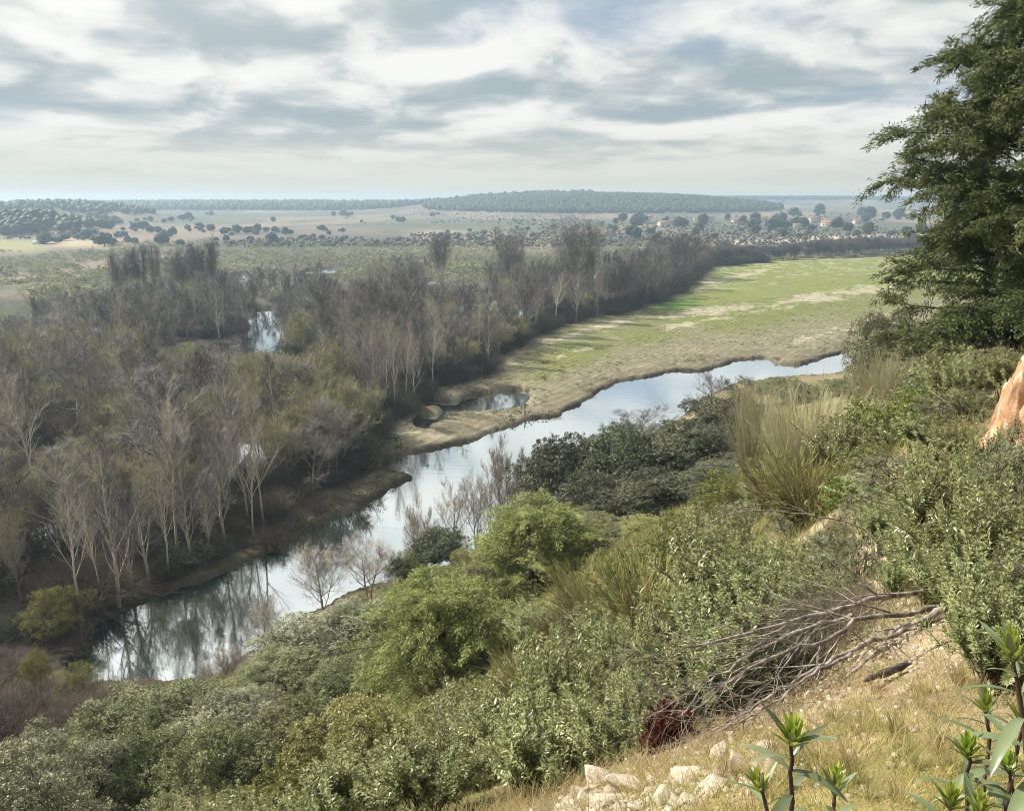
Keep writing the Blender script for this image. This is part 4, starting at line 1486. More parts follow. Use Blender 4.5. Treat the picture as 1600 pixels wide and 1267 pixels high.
# brush along the front of the wood and on its floor
kept_b = []
seg = WOOD_EDGE[1:-2]
n_b = 0
for (a, b) in zip(seg[:-1], seg[1:]):
    pA, pB = on_level(a[0], a[1] - 4, 1.0), on_level(b[0], b[1] - 4, 1.0)
    L = math.hypot(pB[0] - pA[0], pB[1] - pA[1])
    n = max(1, int(L / (1.5 + (a[0] > 800) * 2.6)))
    for i in range(n):
        t = (i + rs.random()) / n
        back_ = rs.uniform(-1.2 if a[0] < 540 else .4, 5.0)
        dx, dy = (pB[0] - pA[0]) / L, (pB[1] - pA[1]) / L
        x, y = pA[0] + (pB[0] - pA[0]) * t - dy * back_, pA[1] + (pB[1] - pA[1]) * t + dx * back_
        if seg_dist(np.array([x]), np.array([y]), RIVER)[0] > -.5:
            continue
        dark = rs.random() < .62
        pr = DARKB[rs.randrange(3)] if dark else BRAMBLES[rs.randrange(2)]
        s = rs.uniform(.55, 1.25) * (1.5 if a[0] > 800 else .55 if a[0] < 440 else 1.0)
        wh = 'along the left river bank' if a[0] < 540 else 'along the edge of the sand bar' if a[0] < 860 else 'along the far edge of the field'
        wd = 'dark evergreen bush' if dark else 'brown leafless bramble bush'
        spawn(pr, 'bank_bush', (x, y, ground_z(x, y) - .1), (s * 1.25, s * 1.25, s), rs.uniform(0, 6.28), wd + ' ' + wh, 'bush', wd + 'es ' + wh)
        n_b += 1
strip_ = list(np.nonzero(ok & (pz > .1) & (ppx < 470) & (edge - ppy < 100))[0])
for k in rs.sample(strip_, min(130, len(strip_))):
    x, y = pa[k]
    pr = BRAMBLES[rs.randrange(2)] if rs.random() < .5 else DARKB[rs.randrange(3)]
    s = rs.uniform(.4, .85)
    spawn(pr, 'bank_brush', (x, y, pz[k] - .1), (s * 1.6, s * 1.6, s), rs.uniform(0, 6.28), 'low tangled dark brush between the slender trees of the left river bank', 'bush', 'tangled brush on the left river bank')
for k in rs.sample(list(np.nonzero(ok & (pz > .3) & (pa[:, 1] < 250))[0]), 190):
    x, y = pa[k]
    top = project(x, y, pz[k] + 2.2)[1]
    if clear_limit(ppx[k] - 12, ppx[k] + 12, ppy[k], float(top)) != float(top):
        continue
    pr = BRAMBLES[rs.randrange(2)] if rs.random() < .6 else DARKB[rs.randrange(3)]
    s = rs.uniform(.6, 1.3)
    spawn(pr, 'floor_bush', (x, y, pz[k] - .1), (s * 1.4, s * 1.4, s), rs.uniform(0, 6.28), 'low dark brush on the shaded floor under the bare trees', 'bush', 'brush on the floor of the wood')
print('edge brush', n_b)

# ------------------------------------------------------------------ near bank and slope: larger trees and shrubs
def tree_px(proto, name, px, pt, Y, w, label, cat='tree', group=None):
    return spawn_px(proto, name, px, pt, Y, w, label, cat, group)


T_ = tree_px
T_(OAK_GREY[0], 'holm_oak', 40, 1125, 25, 185, 'silvery holm oak with glinting leaves in the bottom left corner')
T_(OAK_GREY[1], 'holm_oak', 128, 1150, 23, 160, 'pale grey holm oak at the bottom edge beside the silvery corner oak')
T_(OAK[0], 'holm_oak', 185, 1072, 33, 170, 'dark-green holm oak under the near end of the river')
T_(OAK[1], 'holm_oak', 272, 1056, 33, 185, 'broad holm oak touching the bright water with its top')
T_(OAK_GREY[1], 'holm_oak', 372, 1066, 30, 175, 'grey-green holm oak with dark trunks showing below its crown')
T_(OAK[1], 'holm_oak', 235, 1130, 24, 170, 'olive holm oak in the second row from the bottom edge at the left')
T_(OAK[0], 'holm_oak', 335, 1128, 23, 170, 'holm oak with dark crooked trunks at the bottom edge')
T_(OAK[1], 'holm_oak', 445, 1090, 24, 170, 'olive holm oak beside the bright yellow-green oak shrub')
T_(OAK_GREY[0], 'holm_oak', 490, 945, 40, 185, 'tall grey-leaved holm oak rising right under the bare riverside trees')
T_(OAK[0], 'holm_oak', 440, 1010, 36, 150, 'holm oak at the left foot of the tall grey-leaved oak')
T_(OAK_GREY[1], 'holm_oak', 565, 925, 42, 140, 'small grey holm oak half behind the biggest juniper')
T_(OAK[1], 'holm_oak', 530, 1020, 30, 140, 'shaded holm oak at the left side of the biggest juniper')
T_(OAK_YEL[0], 'holm_oak', 562, 1078, 13.5, 235, 'bright yellow-green evergreen oak shrub in front of the big juniper')
T_(JUNIPER[0], 'juniper', 690, 890, 25, 255, 'biggest bright-green feathery juniper bush in the centre of the slope')
T_(JUNIPER[1], 'juniper', 842, 778, 34, 210, 'tall olive juniper rising behind the biggest juniper')
T_(OAK[1], 'holm_oak', 960, 800, 36, 185, 'olive holm oak right of the tall olive juniper')
T_(OAK_YEL[1], 'holm_oak', 1010, 825, 33, 95, 'small light olive oak at the end of the middle oak row')
T_(OAK[0], 'holm_oak', 895, 790, 40, 110, 'holm oak crown just behind the tall olive juniper')
T_(OAK_DARK[0], 'holm_oak', 880, 678, 54, 175, 'dark holm oak nearest the water in the middle of the near bank')
T_(OAK_DARK[1], 'holm_oak', 985, 662, 53, 190, 'dark holm oak in the middle of the near-bank oak clump')
T_(OAK_DARK[0], 'holm_oak', 1085, 652, 52, 200, 'wide dark holm oak on the right of the near-bank oak clump')
T_(OAK_DARK[1], 'holm_oak', 1150, 618, 58, 170, 'dark holm oak beside the straw-coloured broom')
T_(OAK_DARK[0], 'holm_oak', 1030, 728, 44, 180, 'low dark holm oak in front of the near-bank oak clump')
T_(OAK_DARK[1], 'holm_oak', 1145, 712, 42, 180, 'low dark holm oak right under the clump, left of the tall broom')
T_(OAK_DARK[0], 'holm_oak', 925, 735, 47, 160, 'dark holm oak behind the light olive oak row')
T_(OAK_DARK[1], 'holm_oak', 682, 822, 57, 105, 'small round dark oak alone among bare trees at the water')
T_(OAK[1], 'holm_oak', 1230, 590, 88, 120, 'low olive oak on the near shore below the far end of the river')
T_(OAK[0], 'holm_oak', 1320, 590, 70, 90, 'small oak on the shore left of the great cypress-like juniper')
T_(OAK_GREY[1], 'holm_oak', 1390, 490, 33, 130, 'grey-green oak under the left flank of the great dark juniper')
T_(OAK[0], 'holm_oak', 1450, 540, 27, 150, 'oak with pale leaf glints in the shade of the great dark juniper')
T_(OAK_DARK[0], 'holm_oak', 1520, 560, 23, 170, 'very dark oak at the foot of the great juniper above the red bank')
T_(OAK_DARK[1], 'holm_oak', 1420, 600, 26, 130, 'dark shady bush left of the foot of the great juniper')

T_(OAK_GREY[1], 'holm_oak', 20, 1170, 20, 200, 'glinting pale oak cut by the left bottom corner')

# bare trees along the near shore
for i, (px, pt, Y, w, lab) in enumerate((
        (500, 850, 53, 90, 'bare brown tree at the water in front of the river, left of its twin'), (572, 838, 55, 110, 'bare spreading tree over the water with arching limbs'),
        (650, 785, 60, 70, 'thin bare tree left of the small round dark oak'), (705, 745, 63, 70, 'bare tree just above the small round dark oak'),
        (742, 738, 62, 60, 'slender bare tree in the row before the river'), (792, 692, 64, 90, 'tallest bare tree of the row before the river'),
        (762, 715, 66, 60, 'bare tree half hidden behind the tallest one in the row'), (1005, 632, 75, 110, 'grey bare tree top rising over the dark oak clump'),
        (960, 655, 70, 60, 'small bare tree top on the left of the dark oak clump'), (1120, 575, 85, 100, 'brown bare thicket tree by the far bend of the river'),
        (1165, 585, 80, 80, 'bare brown tree between the river bend and the broom'), (352, 1005, 45, 50, 'small dead bare tree standing before the bright water'),
        (405, 930, 50, 60, 'bare tree of thin leaning rods before the bright water'), (325, 1030, 46, 40, 'tiny bare sapling left of the small dead tree'))):
    tree_px(SPARSES[i % 3] if Y < 70 else ASHES[i % 3], 'bare_tree', px, pt, Y, w, lab, 'tree')

# bushes at the left end of the river
T_(WILLOW_BUSH[0], 'willow_bush', 84, 908, 53, 105, 'round yellow-green willow bush on the left bank above the water', 'bush')
T_(WILLOW_BUSH[1], 'willow_bush', 48, 1010, 46, 52, 'narrow yellow-green willow bush at the left end of the river', 'bush')
T_(WILLOW_BUSH[0], 'willow_bush', 118, 1030, 45, 66, 'low yellow-green willow bush standing at the water end', 'bush')
for i in range(12):
    px, pt = rs.uniform(-40, 120), rs.uniform(1010, 1070)
    T_(BRAMBLES[i % 2], 'bramble_bush', px, pt, rs.uniform(47, 54), rs.uniform(70, 120), 'brown leafless bramble bush closing off the left end of the river', 'bush', 'brambles closing off the left end of the river')
for i in range(16):
    px, pt = rs.uniform(-20, 330), rs.uniform(1066, 1110)
    T_(BRAMBLES[i % 2], 'bramble_bush', px, pt, rs.uniform(40, 46), rs.uniform(80, 130), 'brown leafless bramble bush behind the oaks at the near end of the river', 'bush', 'brambles at the near end of the river')

# the great dark juniper on the right
BIG = spray_tree('great_juniper', 500, 12.5, 4.6, 235, 180, 'cypress_leaf', leaf=.115, lw=.0115, trunk_r=.24, droop=.50, spl=.80, nsub=11, base=.02, column=True, wd=.22,
                 extra=((.475, math.pi - 1.1, 3.35), (.49, math.pi - 1.0, 3.0)))
x, y, zt = at(1632, 300, 17.5)
g = ground_z(x, y)
spawn(BIG, 'great_juniper', (x, y, g - .2), (1, 1, (H + 5.4 - g) / BIG.h), 1.1, 'great dark green juniper with hanging sprays filling the right edge', 'tree')

# ------------------------------------------------------------------ broom, rockrose and shrubs on the right-hand slope
T_(BROOM[0], 'broom_bush', 1268, 598, 18.0, 165, 'tall straw-coloured broom bush with brown stems beside the path head', 'bush')
T_(BROOM[1], 'broom_bush', 1330, 610, 20.0, 140, 'pale feathery broom bush right of the tall brown-stemmed broom', 'bush')
T_(BROOM[0], 'broom_bush', 1395, 545, 24.0, 140, 'feathery pale broom reaching up under the great juniper', 'bush')
T_(BROOM[1], 'broom_bush', 1185, 592, 40.0, 90, 'brown broom bush beside the dark oaks, left of the tall broom', 'bush')
T_(BROOM[1], 'broom_bush', 1235, 640, 27.0, 80, 'small grey broom between the brown broom and the tall broom', 'bush')
T_(SHRUB_GREEN[0], 'green_shrub', 1450, 610, 14.5, 130, 'glossy fresh green shrub in front of the shade of the great juniper', 'bush')
T_(SHRUB_GREEN[1], 'green_shrub', 1375, 690, 14.0, 130, 'glossy green shrub between the broom and the grey rosemary-like bush', 'bush')
T_(SHRUB_GREEN[0], 'green_shrub', 1330, 770, 12.0, 110, 'low green shrub at the foot of the tall broom', 'bush')
T_(SHRUB_GREY[0], 'grey_shrub', 1420, 705, 10.5, 190, 'wide grey-green small-leaved bush above the stony path', 'bush')
T_(SHRUB_GREY[1], 'grey_shrub', 1525, 640, 11.5, 110, 'spiky grey-green bush just left of the red clay bank', 'bush')
T_(SHRUB_GREY[0], 'grey_shrub', 1590, 690, 7.5, 120, 'brownish grey bush growing against the foot of the red clay bank', 'bush')
T_(ROCKROSE[0], 'rockrose', 1495, 700, 6.6, 170, 'rockrose with long glossy leaves over the stony path on the right', 'bush')
T_(ROCKROSE[1], 'rockrose', 1570, 760, 5.2, 190, 'dark leafy rockrose at the right edge above the fallen branches', 'bush')
T_(ROCKROSE[2], 'rockrose', 1520, 860, 5.0, 150, 'rockrose whose foot stands among the upper ends of the fallen branches', 'bush')
T_(ROCKROSE[0], 'rockrose', 1590, 900, 3.6, 150, 'rockrose at the right edge above the large foreground sprig', 'bush')
T_(ROCKROSE[0], 'rockrose', 1130, 830, 8.5, 190, 'tall rockrose left of the fallen branches, below the dark oaks', 'bush')
T_(ROCKROSE[1], 'rockrose', 1200, 850, 8.0, 150, 'pale-leaved rockrose behind the tangle of fallen branches', 'bush')
T_(ROCKROSE[2], 'rockrose', 1060, 925, 7.5, 150, 'rockrose with bare dark lower stems left of the fallen branches', 'bush')
T_(ROCKROSE[0], 'rockrose', 1140, 935, 6.2, 170, 'rockrose half buried under the tips of the fallen branches', 'bush')
T_(ROCKROSE[1], 'rockrose', 875, 990, 9.0, 140, 'tallest rockrose in front of the biggest juniper', 'bush')
T_(ROCKROSE[2], 'rockrose', 805, 1075, 8.5, 160, 'bright rockrose at the right foot of the biggest juniper', 'bush')
T_(ROCKROSE[0], 'rockrose', 760, 1130, 9.0, 125, 'rockrose between the yellow-green oak shrub and the bright rockrose', 'bush')
T_(ROCKROSE[1], 'rockrose', 860, 1090, 6.5, 200, 'dense dark-stemmed rockrose behind the white ledge rocks', 'bush')
T_(ROCKROSE[2], 'rockrose', 965, 1085, 6.0, 150, 'rockrose beside the dark red dry bush above the ledge rocks', 'bush')
T_(ROCKROSE_SPARSE[0], 'rockrose', 930, 1050, 7.5, 110, 'thin open rockrose with few leaves over the bare brown soil', 'bush')
T_(ROCKROSE_SPARSE[1], 'rockrose', 1000, 1000, 8.0, 90, 'sparse rockrose near the yellow grass clump', 'bush')
T_(RED_DRY, 'red_dry_bush', 1052, 1110, 4.9, 80, 'dark red dry bush above the white ledge rocks', 'bush')
T_(DRY_CLUMP, 'dry_grass_clump', 1318, 800, 10.5, 60, 'reddish brown dry grass clump at the foot of the tall broom', 'grass clump')
T_(DRY_CLUMP, 'dry_grass_clump', 972, 1055, 9.5, 45, 'small yellow dry grass clump among the rockroses', 'grass clump')
for px, pt, Y, w in ((905, 950, 17, 90), (960, 930, 18, 110), (1010, 945, 15, 90), (940, 990, 13, 80), (700, 1200, 11, 120), (760, 1225, 10, 110), (880, 960, 20, 100), (1040, 870, 22, 110),
                     (1100, 850, 18, 100), (1075, 880, 15, 90), (1180, 800, 20, 120), (1240, 800, 14, 100), (1210, 760, 24, 110), (1290, 850, 9.5, 80)):
    T_(LOWBROOM[PR.randrange(2)] if PR.random() < .6 else SHRUB_GREY[PR.randrange(2)], 'low_shrub', px, pt, Y, w, 'low yellowish green shrub filling a gap between the taller slope bushes', 'bush', 'low shrubs in the gaps of the slope')

# bushes scattered over the open parts of the slope
path_xy = np.array([at(*p)[:2] for p in [(960, 1262, 3.0), (1150, 1180, 3.5), (1300, 1050, 4.8), (1400, 980, 5.6), (1400, 900, 7.4), (1345, 850, 9.5), (1330, 810, 12.5)]])
n_f = 0
done = []
while n_f < 135:
    y = 7 + 50 * rs.random()
    x = (rs.random() * 1.15 - .55) * y
    if y > 26 and (rs.random() < .5 or x < -.17 * y or x > 0):
        continue
    if near_side(np.array([x]), np.array([y]))[0] < 4 or seg_dist(np.array([x]), np.array([y]), path_xy, False)[0] < 1.5:
        continue
    if done and min(math.hypot(x - a, y - b_) for a, b_ in done) < .7 + y * .035:
        continue
    z = ground_z(x, y)
    qx, qy, dep = project(x, y, z)
    if qx < -80 or qx > 1650 or qy < 620:
        continue
    v = rs.random()
    if y < 13:
        pr, nm, s, lab = (ROCKROSE[rs.randrange(3)], 'rockrose', rs.uniform(.45, .75), 'low bright rockrose among the taller bushes of the slope') if v < .6 else (SHRUB_GREY[rs.randrange(2)], 'grey_shrub', rs.uniform(.45, .7), 'small grey-green bush on the open slope')
    elif y < 26:
        pr, nm, s, lab = (ROCKROSE[rs.randrange(3)], 'rockrose', rs.uniform(.7, 1.05), 'bright rockrose on the middle of the slope') if v < .4 else (LOWBROOM[rs.randrange(2)], 'low_broom', rs.uniform(.9, 1.6), 'low straw-green broom on the middle of the slope') if v < .7 else (SHRUB_GREEN[rs.randrange(2)], 'green_shrub', rs.uniform(.7, 1.1), 'fresh green shrub on the middle of the slope')
    else:
        pr, nm, s, lab = (OAK[rs.randrange(2)], 'young_oak', rs.uniform(.35, .6), 'small holm oak on the steep lower slope') if v < .45 else (OAK_YEL[rs.randrange(2)], 'young_oak', rs.uniform(.45, .8), 'small yellow-green oak on the steep lower slope') if v < .7 else (SHRUB_GREEN[rs.randrange(2)], 'green_shrub', rs.uniform(1.1, 1.7), 'green shrub on the steep lower slope')
    spawn(pr, nm, (x, y, z - .05), (s * rs.uniform(.95, 1.2), s, s * rs.uniform(.85, 1.05)), rs.uniform(0, 6.28), lab, 'bush', lab.replace(' on the', 's on the').replace(' among the', 's among the'))
    done.append((x, y))
    n_f += 1

for i, (px, pt, Y, w, lab) in enumerate(((1545, 850, 4.3, 190, 'dense rockrose hiding the thick ends of the fallen branches'), (1600, 930, 3.4, 190, 'leafy rockrose at the right edge just above the big foreground sprig'),
        (1480, 830, 5.6, 150, 'rockrose over the stones at the upper right of the fallen branches'), (1215, 940, 5.9, 170, 'dark-stemmed rockrose under the middle of the fallen branches'),
        (1150, 985, 5.2, 170, 'dark-stemmed rockrose under the fine twigs of the fallen branches'), (1095, 1000, 5.4, 150, 'rockrose at the left tips of the fallen branches'),
        (1280, 905, 7.0, 150, 'rockrose between the fallen branches and the reddish grass clump'), (1260, 860, 9.0, 140, 'rockrose left of the reddish grass clump'),
        (1560, 1010, 3.6, 130, 'low rockrose beside the stones on the right, behind the big sprig'), (1410, 800, 9.0, 130, 'rockrose at the upper end of the stony path'), (1370, 745, 11.0, 120, 'rockrose right of the tall broom stems'))):
    T_(ROCKROSE[i % 3], 'rockrose', px, pt, Y, w, lab, 'bush')
for px, py, s in ((1100, 1075, .30), (1150, 1050, .34), (1200, 1040, .34), (1250, 1030, .30), (1170, 1095, .28), (1230, 1080, .26), (1105, 1120, .26), (1290, 1010, .28), (1330, 975, .26), (1130, 1010, .36)):
    h_ = hit(px, py)
    spawn(DARKB[PR.randrange(3)] if PR.random() < .5 else BRAMBLES[PR.randrange(2)], 'dry_brush', (h_[0], h_[1], h_[2] - .03), (s * .62, s * .62, s * .42), PR.uniform(0, 6.28), 'low dark wiry brush under the grey fallen branches', 'bush', 'dark brush under the fallen branches')
for px, py, s in ((1300, 880, .42), (1345, 905, .36), (1380, 870, .40), (1415, 915, .34), (1290, 930, .40), (1440, 890, .40), (1355, 840, .5), (1460, 945, .30), (1390, 940, .26), (1320, 945, .3)):
    h_ = hit(px, py)
    spawn((SHRUB_GREY + LOWBROOM + ROCKROSE)[PR.randrange(7)], 'low_shrub', (h_[0], h_[1], h_[2] - .03), s, PR.uniform(0, 6.28), 'ankle-high shrublet on the upper stony path above the fallen branches', 'bush', 'shrublets on the upper stony path')
for px, pt, Y, w in ((1478, 628, 12.5, 120), (1560, 672, 8.2, 90), (1600, 655, 8.0, 80), (1595, 548, 11.2, 110), (1520, 610, 12.0, 110), (1560, 585, 12.5, 120), (1450, 650, 12.0, 110), (1430, 850, 8.0, 100), (1470, 860, 6.8, 110), (1520, 900, 5.6, 100), (1400, 830, 9.2, 90), (1550, 850, 5.6, 130), (1590, 960, 4.2, 110), (1560, 960, 4.4, 100), (1500, 655, 10.0, 90), (1470, 690, 9.6, 100), (1535, 690, 8.4, 80), (1440, 760, 9.0, 110), (1390, 790, 9.4, 90), (1500, 770, 8.2, 110), (1480, 800, 7.2, 100), (1545, 740, 7.5, 90), (1590, 800, 6.4, 110)):
    k_ = PR.random()
    T_(SHRUB_GREY[PR.randrange(2)] if k_ < .5 else ROCKROSE[PR.randrange(3)], 'slope_bush', px, pt, Y, w, 'knee-high bush on the right-hand slope between the clay bank and the path', 'bush', 'knee-high bushes below the clay bank')

# ------------------------------------------------------------------ fallen dead branches
def px_path(p):
    return np.array([at(*q) for q in p])


def smooth_path(P, n, rng, jit):
    P = np.asarray(P)
    t = np.linspace(0, len(P) - 1, n)
    out = np.stack([np.interp(t, np.arange(len(P)), P[:, i]) for i in range(3)], 1)
    for _ in range(2):
        out[1:-1] = out[1:-1] * .5 + (out[:-2] + out[2:]) * .25
    out[1:-1] += rng.normal(size=(n - 2, 3)) * jit
    return out


DEAD = [dict(seg=6, w=.17, up=-.015, tip=.2), dict(n=4, s0=.2, a=26, asd=8, l=.5, seg=4, w=.10, up=-.02, rr=.6)]


def fallen_branch(label, pxs, r0, r1, nb, seed, bl=.9):
    rng = np.random.default_rng(seed)
    P = smooth_path(px_path(pxs), 22, rng, .008)
    gz = hgt(P[:, 0], P[:, 1])
    P[:, 2] = np.maximum(P[:, 2], gz + r1)
    nb = int(nb * 1.25)
    r0, r1 = r0 * .82, r1 * .9
    G_ = Geo()
    tw = []
    org = P[0].copy()
    org[2] = ground_z(P[0, 0], P[0, 1])
    P = P - org
    R = np.linspace(r0, r1, 22) * rng.uniform(.85, 1.15, 22)
    G_.tube_path(P, R, 8)
    for b in range(nb):
        k = int(rng.integers(4, 21))
        d = nrm(P[min(k + 1, 21)] - P[k - 1])
        dd = nrm(d + rng.normal(size=3) * .35 + np.array([0, 0, .05]))
        sg = grow(DEAD, tuple(P[k]), tuple(dd), bl * rng.uniform(.5, 1.1), R[k] * .5, seed * 50 + b)
        B = Geo()
        for s in sg:
            if s:
                B.tubes(*seg_arrays(s), 4)
        tw.append(B)
    o = bpy.data.objects.new('fallen_branch', None)
    COL.objects.link(o)
    o.location = tuple(org)
    link('limb', G_.mesh('fallen_limb', M['dead_wood'], True), o)
    for B in tw:
        link('twig', B.mesh('fallen_twig', M['dead_wood']), o)
    tag(o, label, 'branch')


fallen_branch('longest grey dead branch lying along the top of the fallen tangle', [(1535, 918, 5.6), (1450, 924, 5.6), (1385, 930, 5.5), (1300, 955, 5.3), (1210, 975, 5.0), (1130, 1002, 4.8), (1070, 1010, 4.7)], .030, .008, 9, 1)
fallen_branch('grey dead branch with a sharp bend in the middle of the fallen tangle', [(1500, 938, 5.4), (1430, 962, 5.2), (1390, 960, 5.1), (1335, 968, 5.0), (1292, 1006, 4.8), (1230, 1012, 4.6), (1150, 1062, 4.5), (1080, 1112, 4.4)], .028, .007, 10, 2)
fallen_branch('forked dead branch pointing down over the white stones', [(1480, 955, 5.2), (1410, 995, 5.0), (1355, 1030, 4.7), (1310, 1075, 4.4), (1278, 1118, 4.2)], .022, .006, 7, 3)
fallen_branch('dead branch sweeping low towards the ledge rocks', [(1430, 980, 5.0), (1340, 1008, 4.8), (1270, 1045, 4.6), (1190, 1095, 4.4), (1110, 1142, 4.3)], .022, .006, 10, 4)
fallen_branch('dark thick end of a dead branch rising into the rockrose', [(1560, 905, 5.0), (1500, 935, 5.1), (1440, 970, 5.1), (1400, 985, 5.1)], .040, .020, 3, 5, .6)
fallen_branch('thin dead branch along the upper stones by the rockrose foot', [(1560, 1000, 4.6), (1500, 1020, 4.6), (1430, 1045, 4.5), (1370, 1055, 4.4)], .014, .006, 5, 6, .5)
fallen_branch('thin arching dead branch above the pale-leaved rockrose', [(1400, 860, 8.0), (1330, 815, 8.2), (1250, 800, 8.2), (1170, 795, 8.2), (1110, 815, 8.2), (1095, 850, 8.2)], .012, .005, 3, 7, .6)
fallen_branch('dead branch fanning into fine twigs over the half-buried rockrose', [(1330, 960, 5.2), (1250, 985, 5.0), (1170, 1020, 4.8), (1100, 1070, 4.7), (1060, 1120, 4.6)], .018, .005, 14, 8, 1.0)
fallen_branch('lowest dead branch, its twigs touching the white stones', [(1330, 1020, 4.6), (1260, 1060, 4.4), (1190, 1110, 4.2), (1130, 1140, 4.1)], .015, .005, 10, 9, .7)
G_ = Geo()
rng = np.random.default_rng(12)
P = smooth_path(px_path([(1425, 1036, 4.25), (1400, 1044, 4.2), (1375, 1054, 4.1), (1350, 1064, 4.0)]), 9, rng, .004)
P[:, 2] = np.maximum(P[:, 2], hgt(P[:, 0], P[:, 1]) + .02)
org = P[4].copy()
G_.tube_path(P - org, [.006, .016, .024, .019, .026, .022, .015, .017, .005], 9)
o = link('charred_log', G_.mesh('charred_log', M['dark_bark'], True))
o.location = tuple(org)
tag(o, 'short blackened piece of wood lying on the pale stones', 'log')

# ------------------------------------------------------------------ rocks, stones, clay bank
import bmesh


def ico(sub):
    bm = bmesh.new()
    bmesh.ops.create_icosphere(bm, subdivisions=sub, radius=1.0)
    V = np.array([v.co[:] for v in bm.verts])
    Fc = np.array([[v.index for v in f.verts] for f in bm.faces])
    bm.free()
    return V, Fc


IV, IF = ico(4)
SV, SF = ico(2)
TV, TF = ico(1)


def noise3(V, s, seed):
    return (fbm(V[:, 0] * s + 7, V[:, 1] * s + V[:, 2] * s * .7, 4, seed) + fbm(V[:, 1] * s - 3, V[:, 2] * s + V[:, 0] * s * .6, 4, seed + 9) + fbm(V[:, 2] * s, V[:, 0] * s - V[:, 1] * s * .5, 4, seed + 18)) / 3 - .5


def rock_mesh(name, seed, mat):
    rng = np.random.default_rng(seed)
    V = IV.copy()
    for k in range(11):
        n = nrm(rng.normal(size=3))
        h = rng.uniform(.28, .66)
        d = V @ n
        V = V - np.maximum(d - h, 0)[:, None] * n * .95
    V = V * 1.25 * (1 + .10 * noise3(IV, 1.6, seed) + .14 * noise3(V, 7.0, seed + 5) + .09 * noise3(V, 19.0, seed + 7))[:, None]
    V = V * np.array([1, rng.uniform(.7, .95), rng.uniform(.5, .72)])
    return make_mesh(name, V, [IF], [mat])


ROCK_ME = [rock_mesh('limestone_rock%d' % i, 600 + i, M['limestone']) for i in range(6)]


def rock_at(px, py, wpx, label, group=None, Yd=None):
    if Yd is None:
        h_ = hit(px, py)
        if h_ is None:
            return
        x, y, z = h_
    else:
        x, y, z = at(px, py, Yd)
        z = ground_z(x, y)
    dep = y * CP - (z - H) * SP
    r = wpx * dep / F * .5 * 1.08
    o = link('limestone_rock', ROCK_ME[PR.randrange(6)])
    o.location = (x, y, z + r * .05)
    o.scale = (r, r, r * PR.uniform(.8, 1.1))
    o.rotation_euler = (PR.uniform(-.3, .3), PR.uniform(-.3, .3), PR.uniform(0, 6.28))
    tag(o, label, 'rock', group)


for px, py, w, lab in ((935, 1222, 74, 'highest cream limestone rock on the ledge at the bottom edge'), (985, 1236, 62, 'angular cream limestone rock right of the highest ledge rock'),
                       (895, 1252, 52, 'leftmost limestone rock of the ledge'), (945, 1256, 56, 'flat limestone rock in front of the highest ledge rock'),
                       (1035, 1254, 58, 'limestone rock at the middle of the ledge, half in grass'), (1082, 1218, 66, 'sloping limestone rock under the dark red bush'),
                       (1128, 1182, 46, 'upright limestone rock beside the dark stems of the branch tangle'), (1155, 1208, 70, 'pinkish flat limestone rock left of the foreground sprig'),
                       (1120, 1240, 64, 'broad limestone rock at the right end of the ledge'), (1072, 1258, 48, 'small limestone rock low on the ledge between two larger ones'),
                       (1200, 1180, 50, 'cream limestone rock just behind the head of the foreground sprig'), (1190, 1235, 52, 'limestone rock below the small head of the foreground sprig')):
    rock_at(px, py, w, lab)
for i in range(130):
    t = rs.random()
    px = np.interp(t, [0, .3, .6, 1], [1200, 1330, 1420, 1350]) + rs.gauss(0, 40)
    py = np.interp(t, [0, .3, .6, 1], [1150, 1050, 990, 880]) + rs.gauss(0, 22)
    rock_at(px, py, rs.uniform(9, 26), 'small pale limestone lying loose on the stony path', 'loose stones on the path')
for i in range(120):
    rx_ = rs.uniform(870, 1210)
    rock_at(rx_, np.interp(rx_, [870, 960, 1080, 1210], [1262, 1236, 1228, 1190]) + rs.uniform(-18, 40), rs.uniform(10, 36), 'small cream stone wedged among the ledge rocks', 'small stones of the ledge')


for i in range(46):
    h_ = hit(rs.uniform(1120, 1520), rs.uniform(1030, 1260))
    k_ = i % 3
    s = rs.uniform(.35, .7)
    spawn(GREEN_TUFT[k_], 'grass_tuft', (h_[0], h_[1], h_[2] - .01), (s, s, s * rs.uniform(.7, 1.1)), rs.uniform(0, 6.28), ('small green grass tuft', 'small dry straw tuft', 'small olive grass tuft')[k_] + ' on the near ledge behind the sprigs', 'grass tuft', ('green', 'straw', 'olive')[k_] + ' tufts on the near ledge')


